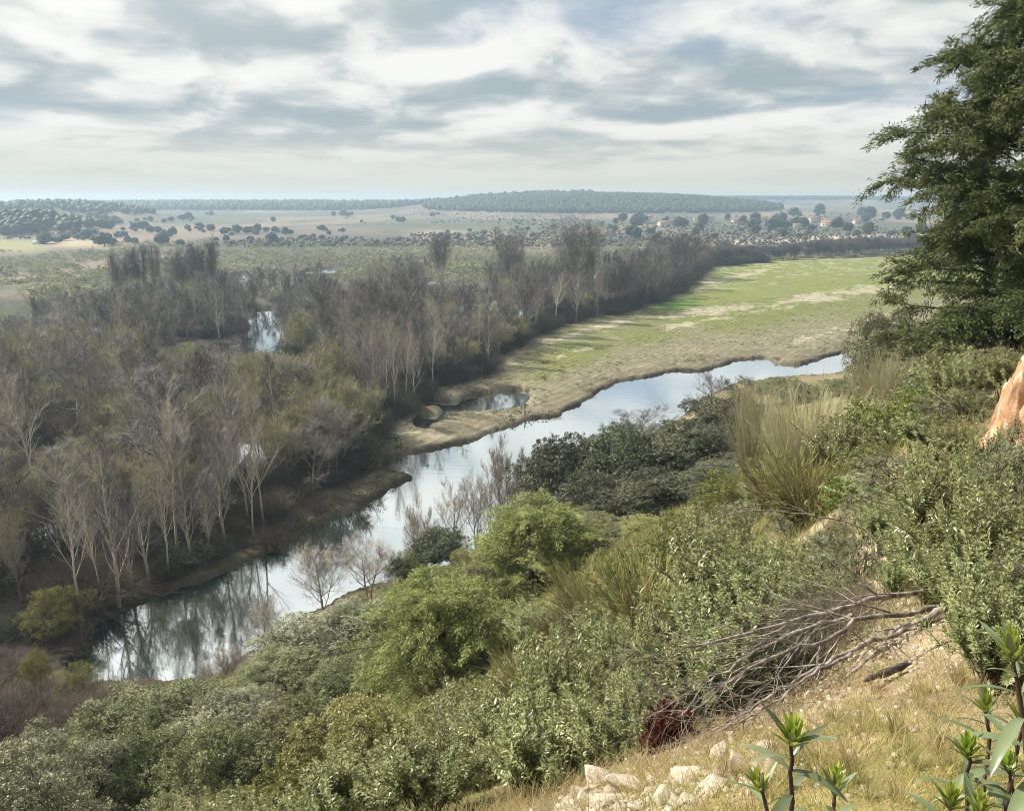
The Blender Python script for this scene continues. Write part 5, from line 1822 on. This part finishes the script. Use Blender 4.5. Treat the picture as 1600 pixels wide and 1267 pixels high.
def gravel():
    rng = np.random.default_rng(5)
    path = np.array([at(*p)[:2] for p in [(960, 1262, 2.9), (1150, 1180, 3.5), (1300, 1050, 4.6), (1400, 980, 5.6), (1400, 900, 7.4), (1345, 850, 9.5)]])
    n = 3600
    t = rng.random(n) * (len(path) - 1)
    k = t.astype(int)
    p = path[k] + (path[k + 1] - path[k]) * (t - k)[:, None] + rng.normal(size=(n, 2)) * np.array([.42, .42])
    z = hgt(p[:, 0], p[:, 1])
    r = .008 + .022 * rng.random(n) ** 3
    V0 = np.stack([TV * (1 + .5 * noise3(TV, 1.5, 900 + i))[:, None] * np.array([1, .8, .6]) for i in range(12)])
    a = rng.random(n) * 6.283
    W = V0[rng.integers(0, 12, n)] * r[:, None, None]
    W = np.stack([W[..., 0] * np.cos(a)[:, None] - W[..., 1] * np.sin(a)[:, None], W[..., 0] * np.sin(a)[:, None] + W[..., 1] * np.cos(a)[:, None], W[..., 2]], -1)
    W = W + np.stack([p[:, 0], p[:, 1], z + r * .2], 1)[:, None]
    fc = (np.arange(n) * len(TV))[:, None, None] + TF[None]
    o = link('gravel', make_mesh('gravel', W.reshape(-1, 3), [fc.reshape(-1, 3)], [M['limestone']]))
    tag(o, 'cream limestone gravel strewn along the stony path', kind='stuff')


gravel()


# ------------------------------------------------------------------ grass and undergrowth (stuff)
def blades(name, P, h, mat, per, seed, w=.003, spread=.05, lean=.45, label=None):
    rng = np.random.default_rng(seed)
    n = len(P) * per
    b = np.repeat(P, per, 0) + np.concatenate([rng.normal(size=(n, 2)) * spread, np.zeros((n, 1))], 1)
    b[:, 2] = hgt(b[:, 0], b[:, 1]) - .01
    d = nrm(np.concatenate([rng.normal(size=(n, 2)) * lean, np.ones((n, 1))], 1))
    L = np.repeat(h, per) * rng.uniform(.4, 1.15, n)
    m = b + d * (L * .55)[:, None]
    e = m + nrm(d + np.concatenate([d[:, :2] * .9, np.full((n, 1), -.15)], 1)) * (L * .5)[:, None]
    t = np.clip(np.repeat(rng.normal(.5, .22, len(P)), per) + rng.normal(size=n) * .15, 0, 1)
    G_ = Geo()
    w = np.repeat(w, per) if np.ndim(w) else w
    G_.tubes(b, m, w, w * .8, 2, t)
    G_.tubes(m, e, w * .8, w * .25, 2, t)
    o = link(name, G_.mesh(name, M[mat]))
    tag(o, label, kind='stuff')


rng = np.random.default_rng(20)
n = 1500
t_ = rng.random(n)
P = np.stack([np.interp(t_, [0, .35, .7, 1], [1.2, 2.1, 3.0, 4.2]) + rng.normal(size=n) * .6, np.interp(t_, [0, .35, .7, 1], [3.4, 5.0, 7.0, 11.0]) + rng.normal(size=n) * .7, np.zeros(n)], 1)
blades('straw', P, rng.uniform(.05, .16, n), 'dry_grass', 12, 26, .002, .07, 1.6, 'flattened straw and thin litter over the stony path')
rng = np.random.default_rng(21)
n = 2600
P = np.stack([rng.normal(1.2, .75, n), rng.uniform(1.5, 4.3, n), np.zeros(n)], 1)
P = P[(np.hypot((P[:, 0] - 1.3) * .8, (P[:, 1] - 2.5) * .7) < 1.0 + rng.normal(size=n) * .25)]
blades('grass', P, np.full(len(P), .075), 'grass', 16, 22, .0014, .035, .5, 'short spring grass with dry straw on the near ledge')
n = 900
P = np.stack([rng.uniform(-1.5, 3.6, n), rng.uniform(2.2, 8.5, n), np.zeros(n)], 1)
blades('dry_grass', P, rng.uniform(.08, .22, n), 'dry_grass', 14, 23, .0018, .06, .6, 'thin dry straw standing between stones and shrubs')
n = 15000
yy = 5 + 62 * rng.random(n) ** 1.0
xx = (rng.random(n) * 1.5 - .72) * (yy + 2)
g_ = near_side(xx, yy)
k = (g_ > 1.0)
xx, yy = xx[k], yy[k]
hh = rng.uniform(.25, .65, len(xx)) * np.clip(yy / 14, .45, 1.0)
blades('undergrowth', np.stack([xx, yy, xx * 0], 1), hh, 'slope_grass', 15, 24, np.clip(yy * .0004, .003, .014), .22, .55, 'olive and straw undergrowth covering the slope between the bushes')

# ------------------------------------------------------------------ foreground sprigs of rockrose
M['near_leaf'] = leaf_mat('near_leaf', (.075, .105, .045), (.16, .20, .095), (.33, .36, .21), .33, .22, .5)
M['young_leaf'] = leaf_mat('young_leaf', (.20, .27, .03), (.34, .40, .06), (.50, .55, .14), .4, .35, .4)
M['withered_leaf'] = leaf_mat('withered_leaf', (.20, .10, .04), (.30, .16, .07), (.38, .22, .1), .6, .2, .2)


def strip_leaf(G_, b, d, up, L, W, bend, tint, fold=.35):
    d = d / np.linalg.norm(d)
    s = np.cross(d, up)
    s /= np.linalg.norm(s) + 1e-9
    n = 9
    p = b.copy()
    V = []
    for i in range(n):
        t = i / (n - 1)
        nn = np.cross(s, d)
        w = W * (math.sin(math.pi * min(1, t * .93 + .05)) ** .75) * (1 - .25 * t)
        if i == n - 1:
            w = W * .03
        V += [p + s * w + nn * w * fold, p, p - s * w + nn * w * fold]
        d = d + np.array([0, 0, -1.0]) * bend / n
        d /= np.linalg.norm(d)
        p = p + d * L / (n - 1)
    q = []
    for i in range(n - 1):
        a = i * 3
        q += [(a, a + 1, a + 4, a + 3), (a + 1, a + 2, a + 5, a + 4)]
    G_.add(V, q, tint=np.clip(tint + np.random.default_rng(int(abs(b[0]) * 1e5) % 9999).normal(size=len(V)) * .03, 0, 1))


def sprig(name, label, heads, root, seed, leafL=.125, stem_r=.0055):
    """heads: (px, py, Y, size); every head is the tip of a stem that comes up from the root"""
    rng = np.random.default_rng(seed)
    made = []
    rx, ry, _ = at(*root)
    rz = ground_z(rx, ry)
    R0 = np.array([rx, ry, rz])
    for hi, (px, py, Y, size) in enumerate(heads):
        St, Lf, Yg, Wi = Geo(), Geo(), Geo(), Geo()
        made.append((St, Lf, Yg, Wi))
        tip = np.array(at(px, py, Y)) - R0
        mid = tip * .55 + np.array([rng.normal() * .03, rng.normal() * .03, -.04])
        P = smooth_path([np.zeros(3) - [0, 0, .05], mid * .5 + rng.normal(size=3) * .015, mid, tip * .8 + mid * .2 + rng.normal(size=3) * .01, tip], 16, rng, .0025)
        St.tube_path(P, np.linspace(stem_r * 1.5, stem_r * .55, 16), 7)
        ln = np.linalg.norm(P[-1] - P[8])
        # leaf pairs down the upper stem
        npair = 12
        az0 = rng.random() * 3
        for i in range(npair):
            f = 15 - i * (7.5 / npair) * (.5 / max(ln, .25)) * 1.2
            k = int(max(f, 4))
            k = min(k, 14)
            c = P[k] + (P[k + 1] - P[k]) * (f - int(f))
            dr = nrm(P[k + 1] - P[k])
            s, q = perp(dr[None])
            for h2 in (0, 1):
                az = az0 + i * 1.571 + h2 * math.pi + rng.normal() * .25
                rad = s[0] * math.cos(az) + q[0] * math.sin(az)
                open_ = min(1.0, .35 + i * .16)
                D = rad * open_ + dr * (1.05 - open_ * .7)
                LL = leafL * size * (.55 + .10 * min(i, 5)) * rng.uniform(.8, 1.2)
                if i > 4 and rng.random() < .12:
                    strip_leaf(Wi, c, D + np.array([0, 0, -1.2]), dr, LL * .8, LL * .10, .8, rng.random(), .9)
                else:
                    strip_leaf(Lf, c, D, dr, LL, LL * .088, .45 + .22 * i * rng.uniform(.5, 1.2), np.clip(rng.normal(.5, .2), 0, 1))
        # young head
        for i in range(26):
            az = i * 2.4
            dr = nrm(P[-1] - P[-3])
            s, q = perp(dr[None])
            rad = s[0] * math.cos(az) + q[0] * math.sin(az)
            f = i / 26
            D = rad * (.75 - .6 * f) + dr * (.5 + .5 * f)
            strip_leaf(Yg, P[-1] + dr * (-.022 + .026 * f) * size, D, dr, .040 * size * rng.uniform(.8, 1.25), .0062 * size, -.15, np.clip(rng.normal(.5, .25), 0, 1))
    o = bpy.data.objects.new(name, None)
    COL.objects.link(o)
    o.location = tuple(R0)
    for St, Lf, Yg, Wi in made:
        link('stem', St.mesh('sprig_stem', M['stem_brown'], True), o)
        link('foliage', Lf.mesh('sprig_leaves', M['near_leaf'], True), o)
        link('young_shoot', Yg.mesh('sprig_shoot', M['young_leaf'], True), o)
        if Wi.n:
            link('withered_leaf', Wi.mesh('sprig_withered', M['withered_leaf'], True), o)
    tag(o, label, 'plant')


sprig('rockrose_sprig', 'nearest rockrose sprig with a tall yellow-green head before the white stones', [(1238, 1150, 1.25, 1.15), (1186, 1224, 1.3, .9), (1305, 1222, 1.32, .9)], (1275, 1500, 1.2), 31)
sprig('rockrose_sprig', 'large rockrose sprig with many heads in the bottom right corner', [(1582, 1015, 1.35, 1.2), (1540, 1100, 1.5, 1.0), (1512, 1172, 1.35, .95), (1572, 1190, 1.3, 1.0), (1600, 1120, 1.4, 1.1)], (1640, 1500, 1.25), 37)
sprig('rockrose_sprig', 'low rockrose sprig cut by the bottom edge, between the two bigger sprigs', [(1486, 1250, 1.15, .9), (1530, 1262, 1.2, .9)], (1500, 1550, 1.1), 41)

# ------------------------------------------------------------------ far country: woods, pines, scrub, village
def blob_wood(name, P, r, mat, label, seed, stretch=1.05):
    rng = np.random.default_rng(seed)
    n = len(P)
    V0 = np.stack([TV * (1 + .9 * noise3(TV, 1.4, 700 + i))[:, None] for i in range(10)])
    W = V0[rng.integers(0, 10, n)] * r[:, None, None] * np.array([1, 1, stretch])
    z = hgt(P[:, 0], P[:, 1])
    W = W + np.stack([P[:, 0], P[:, 1], z + r * .95], 1)[:, None]
    fc = (np.arange(n) * len(TV))[:, None, None] + TF[None]
    tint = np.repeat(np.clip(rng.normal(.5, .25, n), 0, 1), len(TV))
    o = link(name, make_mesh(name, W.reshape(-1, 3), [fc.reshape(-1, 3)], [M[mat]], tint))
    tag(o, label, kind='stuff')


rng = np.random.default_rng(8)


def scatter(cx, cy, sx, sy, n, lim=1.0):
    q = rng.uniform(-1, 1, (int(n * 1.5), 2))
    q = q[(q ** 2).sum(1) < lim][:n]
    return np.stack([cx + q[:, 0] * sx, cy + q[:, 1] * sy], 1)


P = scatter(165, 1520, 330, 260, 6500)
blob_wood('pine_wood', P, rng.uniform(2.8, 5.2, len(P)), 'pine_leaf', 'dense dark pine wood covering the rounded hill', 9)
P = scatter(-440, 705, 80, 85, 420)
P2 = np.concatenate([scatter(-520, 720, 60, 60, 200), scatter(-590, 1050, 125, 60, 420)])
PP = np.concatenate([P, P2])
blob_wood('knoll_wood', PP, rng.uniform(2.6, 4.6, len(PP)), 'pine_leaf', 'dark pine wood on the knoll at the left', 10)
P = np.stack([rng.uniform(-1150, 160, 4200), rng.uniform(1560, 1960, 4200)], 1)
P = P[fbm(P[:, 0] * .006, P[:, 1] * .012, 3, 90) > .38]
blob_wood('ridge_wood', P, rng.uniform(3.0, 6.0, len(P)), 'pine_leaf', 'long band of trees along the far ridge', 11, 1.4)
P = np.stack([rng.uniform(260, 1500, 5200), rng.normal(2480, 60, 5200)], 1)
blob_wood('far_ridge_wood', P, rng.uniform(3.5, 6.0, 5200), 'pine_leaf', 'thin wood along the farthest ridge on the right', 12)


def pine_proto(seed, round_=1.0):
    rng = np.random.default_rng(seed)
    G_ = Geo()
    G_.tube_path([(0, 0, -.3), (.1, 0, 1.5), (0, .1, 3.2)], [.32, .26, .2], 6, 0.0)
    for i in range(26):
        q = nrm(rng.normal(size=3))
        c = np.array([q[0] * 2.4, q[1] * 2.4, 3.3 + q[2] * 1.9 * round_]) * 1.0
        V = TV * rng.uniform(.9, 1.5) * np.array([1, 1, .8]) * (1 + .6 * noise3(TV, 1.4, seed + i))[:, None]
        G_.add(V + c, None, TF, float(np.clip(rng.normal(.5, .25), 0, 1)))
        pts = c + nrm(rng.normal(size=(50, 3))) * 1.25 * np.array([1, 1, .8])
        G_.leaves(pts, rng.normal(size=(50, 3)), .45, .14, np.clip(rng.normal(.55, .25, 50), 0, 1), rng=rng)
    return Proto([('crown', G_.mesh('pine%d' % seed, M['pine_leaf']))], 6.4, 6.6)


PINES = [pine_proto(800 + i, (1.0, 1.2, .8)[i]) for i in range(3)]
PINE_PX = [(50, 364, 20), (71, 381, 21), (102, 376, 15), (121, 375, 11), (136, 374, 17), (120, 367, 13), (163, 385, 25), (152, 381, 18), (176, 384, 16), (186, 373, 14), (199, 378, 10), (211, 381, 12),
           (147, 369, 14), (210, 361, 14), (224, 360, 17), (235, 365, 12), (247, 364, 11), (257, 373, 14), (270, 369, 14), (312, 361, 15), (330, 362, 14), (351, 367, 14), (370, 365, 16), (386, 366, 13),
           (338, 378, 8), (354, 378, 10), (392, 378, 12), (254, 384, 22), (403, 363, 12), (416, 363, 10), (430, 364, 11), (445, 367, 12), (454, 367, 10), (425, 382, 19), (427, 347, 8), (504, 361, 11),
           (514, 367, 7), (536, 363, 7), (476, 374, 8), (629, 348, 10), (565, 348, 5), (700, 376, 9), (734, 374, 7), (744, 376, 8), (536, 339, 13), (676, 339, 9), (614, 342, 7), (545, 339, 9), (30, 366, 16), (12, 368, 18),
           (120, 345, 9), (140, 342, 10), (155, 345, 14), (165, 350, 16), (180, 352, 16), (235, 346, 9), (214, 347, 8), (285, 345, 10), (295, 343, 12), (268, 347, 9), (330, 338, 8)]
for i, (px, py, w) in enumerate(PINE_PX):
    h_ = hit(px, py)
    if h_ is None:
        continue
    x, y, z = h_
    s = w * y / F / 6.6
    lab = {1: 'big dark pine beside the white van on the plain', 6: 'largest round dark pine at the edge of the scrub plain', 33: 'lone round dark pine on bare orange ground beyond the wood'}.get(i)
    spawn(PINES[i % 3], 'stone_pine', (x, y, z - .2), (s, s, s * rs.uniform(.85, 1.1)), rs.uniform(0, 6.28), lab or 'round dark stone pine dotted on the far plain', 'tree', None if lab else 'stone pines dotted over the far plain')
for i, (px, py, w) in enumerate(PINE_PX):
    for _ in range(rs.choice((0, 1, 1, 2, 2))):
        h_ = hit(px + rs.uniform(-1.3, 1.3) * w, py + rs.uniform(-3, 2.0))
        if h_ is None:
            continue
        x, y, z = h_
        s = w * rs.uniform(.35, .85) * y / F / 6.6
        spawn(PINES[rs.randrange(3)], 'stone_pine', (x, y, z - .2), (s * rs.uniform(.85, 1.3), s, s * rs.uniform(.75, 1.1)), rs.uniform(0, 6.28), 'smaller dark pine crowding against a rounder one on the far plain', 'tree', 'smaller pines of the far plain')
for (px, py, w) in ((50, 318, 8),):
    x, y = at(px, py, 1090)[:2]
    z = ground_z(x, y)
    spawn(PINES[2], 'stone_pine', (x, y, z), (1.15, 1.15, 1.3), 0, 'lone umbrella-shaped pine on the skyline at the left', 'tree')

VIL = []
for i in range(64):
    px, py = rs.uniform(955, 1440), rs.uniform(338, 374)
    if px < 1120:
        py = rs.uniform(346, 376)
    h_ = hit(px, py)
    if h_ is None:
        continue
    x, y, z = h_
    w = rs.uniform(9, 19)
    s = w * y / F / 6.6
    spawn(PINES[i % 3], 'village_pine', (x, y, z - .2), (s, s, s * rs.uniform(.8, 1.25)), rs.uniform(0, 6.28), 'round dark tree among the village houses below the ridge', 'tree', 'trees around the far village')


def plain_mat(name, c, rough=.8):
    m, T, out = new_mat(name)
    geo = T.new('ShaderNodeTexCoord')
    n_ = T.noise(geo.outputs['Object'], 1.5, 5, .6)
    pb = T.new('ShaderNodeBsdfPrincipled')
    T.put(pb.inputs['Base Color'], T.mix(T.maprange(n_, .3, .7), tuple(v * .82 for v in c), tuple(min(1, v * 1.1) for v in c)))
    pb.inputs['Roughness'].default_value = rough
    T.l.new(pb.outputs[0], out.inputs[0])
    return m


M['plaster'] = plain_mat('plaster', (.58, .53, .46))
M['roof_tile'] = plain_mat('roof_tile', (.33, .17, .115))
M['dark_glass'] = plain_mat('dark_glass', (.05, .055, .06), .2)
M['white_paint'] = plain_mat('white_paint', (.80, .80, .78), .35)
M['rubber'] = plain_mat('rubber', (.03, .03, .03), .8)


def box(x0, x1, y0, y1, z0, z1):
    V = [(x, y, z) for z in (z0, z1) for y in (y0, y1) for x in (x0, x1)]
    return np.array(V, float), np.array([(0, 2, 3, 1), (4, 5, 7, 6), (0, 1, 5, 4), (2, 6, 7, 3), (1, 3, 7, 5), (0, 4, 6, 2)])


def house(px, py, wpx, label, seed):
    h_ = hit(px, py)
    if h_ is None:
        return
    r_ = random.Random(seed)
    x, y, z = h_
    W = wpx * y / F
    D, Hh = W * .55, r_.uniform(3.2, 5.2)
    o = bpy.data.objects.new('village_house', None)
    COL.objects.link(o)
    o.location = (x, y, z - .2)
    o.rotation_euler = (0, 0, r_.uniform(-.35, .35))
    G_ = Geo()
    V = [(-W / 2, -D / 2, 0), (W / 2, -D / 2, 0), (W / 2, D / 2, 0), (-W / 2, D / 2, 0), (-W / 2, -D / 2, Hh), (W / 2, -D / 2, Hh), (W / 2, D / 2, Hh), (-W / 2, D / 2, Hh), (-W / 2, 0, Hh + D * .22), (W / 2, 0, Hh + D * .22)]
    G_.add(np.array(V), [(0, 1, 5, 4), (1, 2, 6, 5), (2, 3, 7, 6), (3, 0, 4, 7)], [(5, 6, 9), (7, 4, 8)])
    link('wall', G_.mesh('house_wall', M['plaster']), o)
    G_ = Geo()
    e, rz = .45, Hh + D * .22 + .12
    for sgn in (-1, 1):
        a = np.array([(-W / 2 - e, sgn * (D / 2 + e), Hh - .10), (W / 2 + e, sgn * (D / 2 + e), Hh - .10), (W / 2 + e, 0, rz), (-W / 2 - e, 0, rz)])
        b = a + [0, 0, .22]
        G_.add(np.concatenate([a, b]), [(0, 1, 2, 3), (4, 5, 6, 7), (0, 1, 5, 4), (1, 2, 6, 5), (3, 0, 4, 7)])
    roof = link('roof', G_.mesh('house_roof', M['roof_tile']), o)
    G_ = Geo()
    V, q = box(W * .22, W * .22 + .7, -.35, .35, Hh + D * .1, Hh + D * .22 + .9)
    G_.add(V, q)
    link('chimney', G_.mesh('house_chimney', M['plaster']), roof)
    nw = max(2, int(W / 3.2))
    for i in range(nw):
        cx = -W / 2 + (i + .5) * W / nw
        G_ = Geo()
        isdoor = i == nw // 2
        V, q = box(cx - .5, cx + .5, -D / 2 - .06, -D / 2 + .05, .1 if isdoor else 1.2, 2.3 if isdoor else 2.5)
        G_.add(V, q)
        link('door' if isdoor else 'window', G_.mesh('house_opening', M['dark_glass']), o)
    tag(o, label, 'house')


for i, (px, py, w, lab) in enumerate(((1013, 345, 9, 'small white house highest on the left of the far village'), (1040, 353, 22, 'long low red-roofed house at the left end of the village'),
                                      (1106, 347, 17, 'red-roofed house between two dark village trees'), (1088, 345, 8, 'tiny red-roofed house left of the red-roofed pair'), (1190, 345, 16, 'pinkish house in the middle of the village'),
                                      (1150, 350, 12, 'low pale house half hidden by village trees'), (1272, 348, 17, 'cream house with flat outline right of the village middle'), (1296, 354, 24, 'wide cream house lowest in the village'),
                                      (1340, 350, 14, 'pale house at the right end of the village beside the great juniper'), (1245, 358, 12, 'small house below the cream house'))):
    house(px, py, w, lab, i)


def van(px, py):
    x, y, z = hit(px, py)
    o = bpy.data.objects.new('white_van', None)
    COL.objects.link(o)
    o.location = (x, y, z)
    o.rotation_euler = (0, 0, .15)
    G_ = Geo()
    prof = [(-2.6, .45), (2.5, .45), (2.6, 1.0), (2.2, 1.25), (1.5, 2.15), (-2.5, 2.25), (-2.65, 1.6)]
    n = len(prof)
    V = [(a, -.95, b) for a, b in prof] + [(a, .95, b) for a, b in prof]
    q = [(i, (i + 1) % n, n + (i + 1) % n, n + i) for i in range(n)]
    t = [(0, i + 1, i) for i in range(1, n - 1)] + [(n, n + i, n + i + 1) for i in range(1, n - 1)]
    G_.add(np.array(V), q, t)
    link('body', G_.mesh('van_body', M['white_paint']), o)
    G_ = Geo()
    for s in (-.96, .96):
        G_.add(np.array([(.6, s, 1.3), (1.95, s, 1.3), (1.4, s, 2.0), (.6, s, 2.0)]), [(0, 1, 2, 3)])
    link('window', G_.mesh('van_window', M['dark_glass']), o)
    for wx in (-1.6, 1.6):
        for wy in (-.85, .85):
            G_ = Geo()
            G_.tube_path([(wx, wy - .12, .36), (wx, wy - .119, .36), (wx, wy + .119, .36), (wx, wy + .12, .36)], [.05, .36, .36, .05], 16)
            wh_ = link('wheel', G_.mesh('van_wheel', M['rubber']), o)
            G_ = Geo()
            G_.tube_path([(wx, wy - .13, .36), (wx, wy - .129, .36), (wx, wy + .129, .36), (wx, wy + .13, .36)], [.02, .2, .2, .02], 12)
            link('rim', G_.mesh('van_rim', M['white_paint']), wh_)
    tag(o, 'small white van parked beside a big dark pine on the plain', 'van')


van(58, 382)


def scrub():
    rng = np.random.default_rng(15)
    n = 11000
    px = rng.uniform(-60, 1100, n)
    py = 379 + 95 * rng.random(n) ** 1.3
    u, f, d = (px - 800) / F, CP - (py - 633.5) / F * SP, SP + (py - 633.5) / F * CP
    t = (H - 1.5) / d
    x, y = u * t, f * t
    back = np.interp(px, BACK[:, 0], BACK[:, 1])
    k = (y > back - 6) & (y < 640) & ((px > 175) | (py > 392)) & (fbm(x * .02, y * .02, 3, 44) > .40)
    x, y = x[k], y[k]
    n = len(x)
    z = hgt(x, y)
    r = rng.uniform(.7, 1.7, n) * (1 + (rng.random(n) < .06) * .9)
    per = 26
    q = nrm(rng.normal(size=(n * per, 3)))
    q[:, 2] = np.abs(q[:, 2])
    R = np.repeat(r, per)
    c = np.stack([np.repeat(x, per), np.repeat(y, per), np.repeat(z, per)], 1) + q * (R * rng.uniform(.4, 1, n * per))[:, None] * np.array([1, 1, .9])
    G_ = Geo()
    tb = np.repeat(np.clip(rng.normal(.5, .25, n), 0, 1), per)
    G_.leaves(c, q + rng.normal(size=(n * per, 3)) * .6, R * .55, R * .16, np.clip(tb + rng.normal(size=n * per) * .12, 0, 1), rng=rng)
    o = link('scrub', G_.mesh('scrub', M['scrub_leaf']))
    tag(o, 'pale olive scrub covering the plain beyond the wood', kind='stuff')


scrub()

def field_weeds():
    rng = np.random.default_rng(16)
    n = 30000
    px = rng.uniform(420, 1420, n)
    py = rng.uniform(398, 880, n)
    u, f, d = (px - 800) / F, CP - (py - 633.5) / F * SP, SP + (py - 633.5) / F * CP
    t = (H - .7) / d
    x, y = u * t, f * t
    e = np.interp(px, WOOD_EDGE[:, 0], WOOD_EDGE[:, 1])
    k = (py > e - 2) & (near_side(x, y) < -3) & (fbm(x * .12, y * .12, 4, 46) > .46) & (y < 420)
    x, y = x[k], y[k]
    k = (seg_dist(x, y, RIVER) < -.3) & (seg_dist(x, y, POND) < -.2)
    x, y = x[k], y[k]
    k = rng.random(len(x)) < np.clip(y / 160, .3, 1)
    x, y = x[k], y[k]
    n = len(x)
    z = hgt(x, y)
    edge_ = np.exp(seg_dist(x, y, RIVER) / 4.0)
    r = rng.uniform(.08, .20, n) * (1 + edge_ * 1.2) * (1 + (rng.random(n) < .04) * 1.2)
    per = 12
    q = nrm(rng.normal(size=(n * per, 3)))
    q[:, 2] = np.abs(q[:, 2])
    R = np.repeat(r, per)
    c = np.stack([np.repeat(x, per), np.repeat(y, per), np.repeat(z, per)], 1) + q * (R * rng.uniform(.2, 1.4, n * per))[:, None] * np.array([1.5, 1.5, .7])
    G_ = Geo()
    tb = np.repeat(np.clip(rng.normal(.4, .25, n), 0, 1), per)
    G_.leaves(c, q + np.array([0, 0, .8]), R * .9, R * .16, np.clip(tb + rng.normal(size=n * per) * .12, 0, 1), rng=rng)
    o = link('weeds', G_.mesh('weeds', M['field_weed']))
    tag(o, 'low weeds and stubble tufts dotted over the mud and field across the river', kind='stuff')


M['field_weed'] = leaf_mat('field_weed', (.075, .075, .035), (.14, .135, .065), (.26, .23, .13), .8, .15, .1)
field_weeds()


def far_scrub():
    rng = np.random.default_rng(18)
    n = 16000
    px = rng.uniform(-40, 1440, n)
    py = 334 + 68 * rng.random(n) ** .8
    u, f, d = (px - 800) / F, CP - (py - 633.5) / F * SP, SP + (py - 633.5) / F * CP
    t = (H - 4.0) / d
    x, y = u * t, f * t
    dens = fbm(x * .007, y * .0035, 4, 47)
    k = (dens > .50 - .10 * (px > 640)) & (y > 330) & (y < 1500) & ~((px > 1080) & (y < 560)) & ~((px < 240) & (py > 372)) & (y > 540)
    x, y, px = x[k], y[k], px[k]
    n = len(x)
    P = np.stack([x, y], 1)
    r = rng.uniform(.4, 1.5, n) * (1 + (rng.random(n) < .07) * 1.0)
    blob_wood('far_scrub', P, r, 'far_bush', 'mottled bushes and thickets over the far plain', 19, .75)


M['far_bush'] = leaf_mat('far_bush', (.060, .070, .042), (.13, .12, .09), (.22, .185, .15), .7, .1, .1)
far_scrub()

# ------------------------------------------------------------------ air
def haze():
    V, q = box(-3120, 3120, -3120, 3120, -4.0, 51.0)
    m, T, out = new_mat('haze_air')
    pv = T.new('ShaderNodeVolumePrincipled')
    pv.inputs['Color'].default_value = (.62, .81, 1.0, 1)
    pv.inputs['Density'].default_value = 0.00036
    pv.inputs['Anisotropy'].default_value = 0.25
    T.l.new(pv.outputs[0], out.inputs['Volume'])
    o = link('haze', make_mesh('haze', V, [q], [m]))
    tag(o, 'pale blue haze over the valley', kind='stuff')


haze()
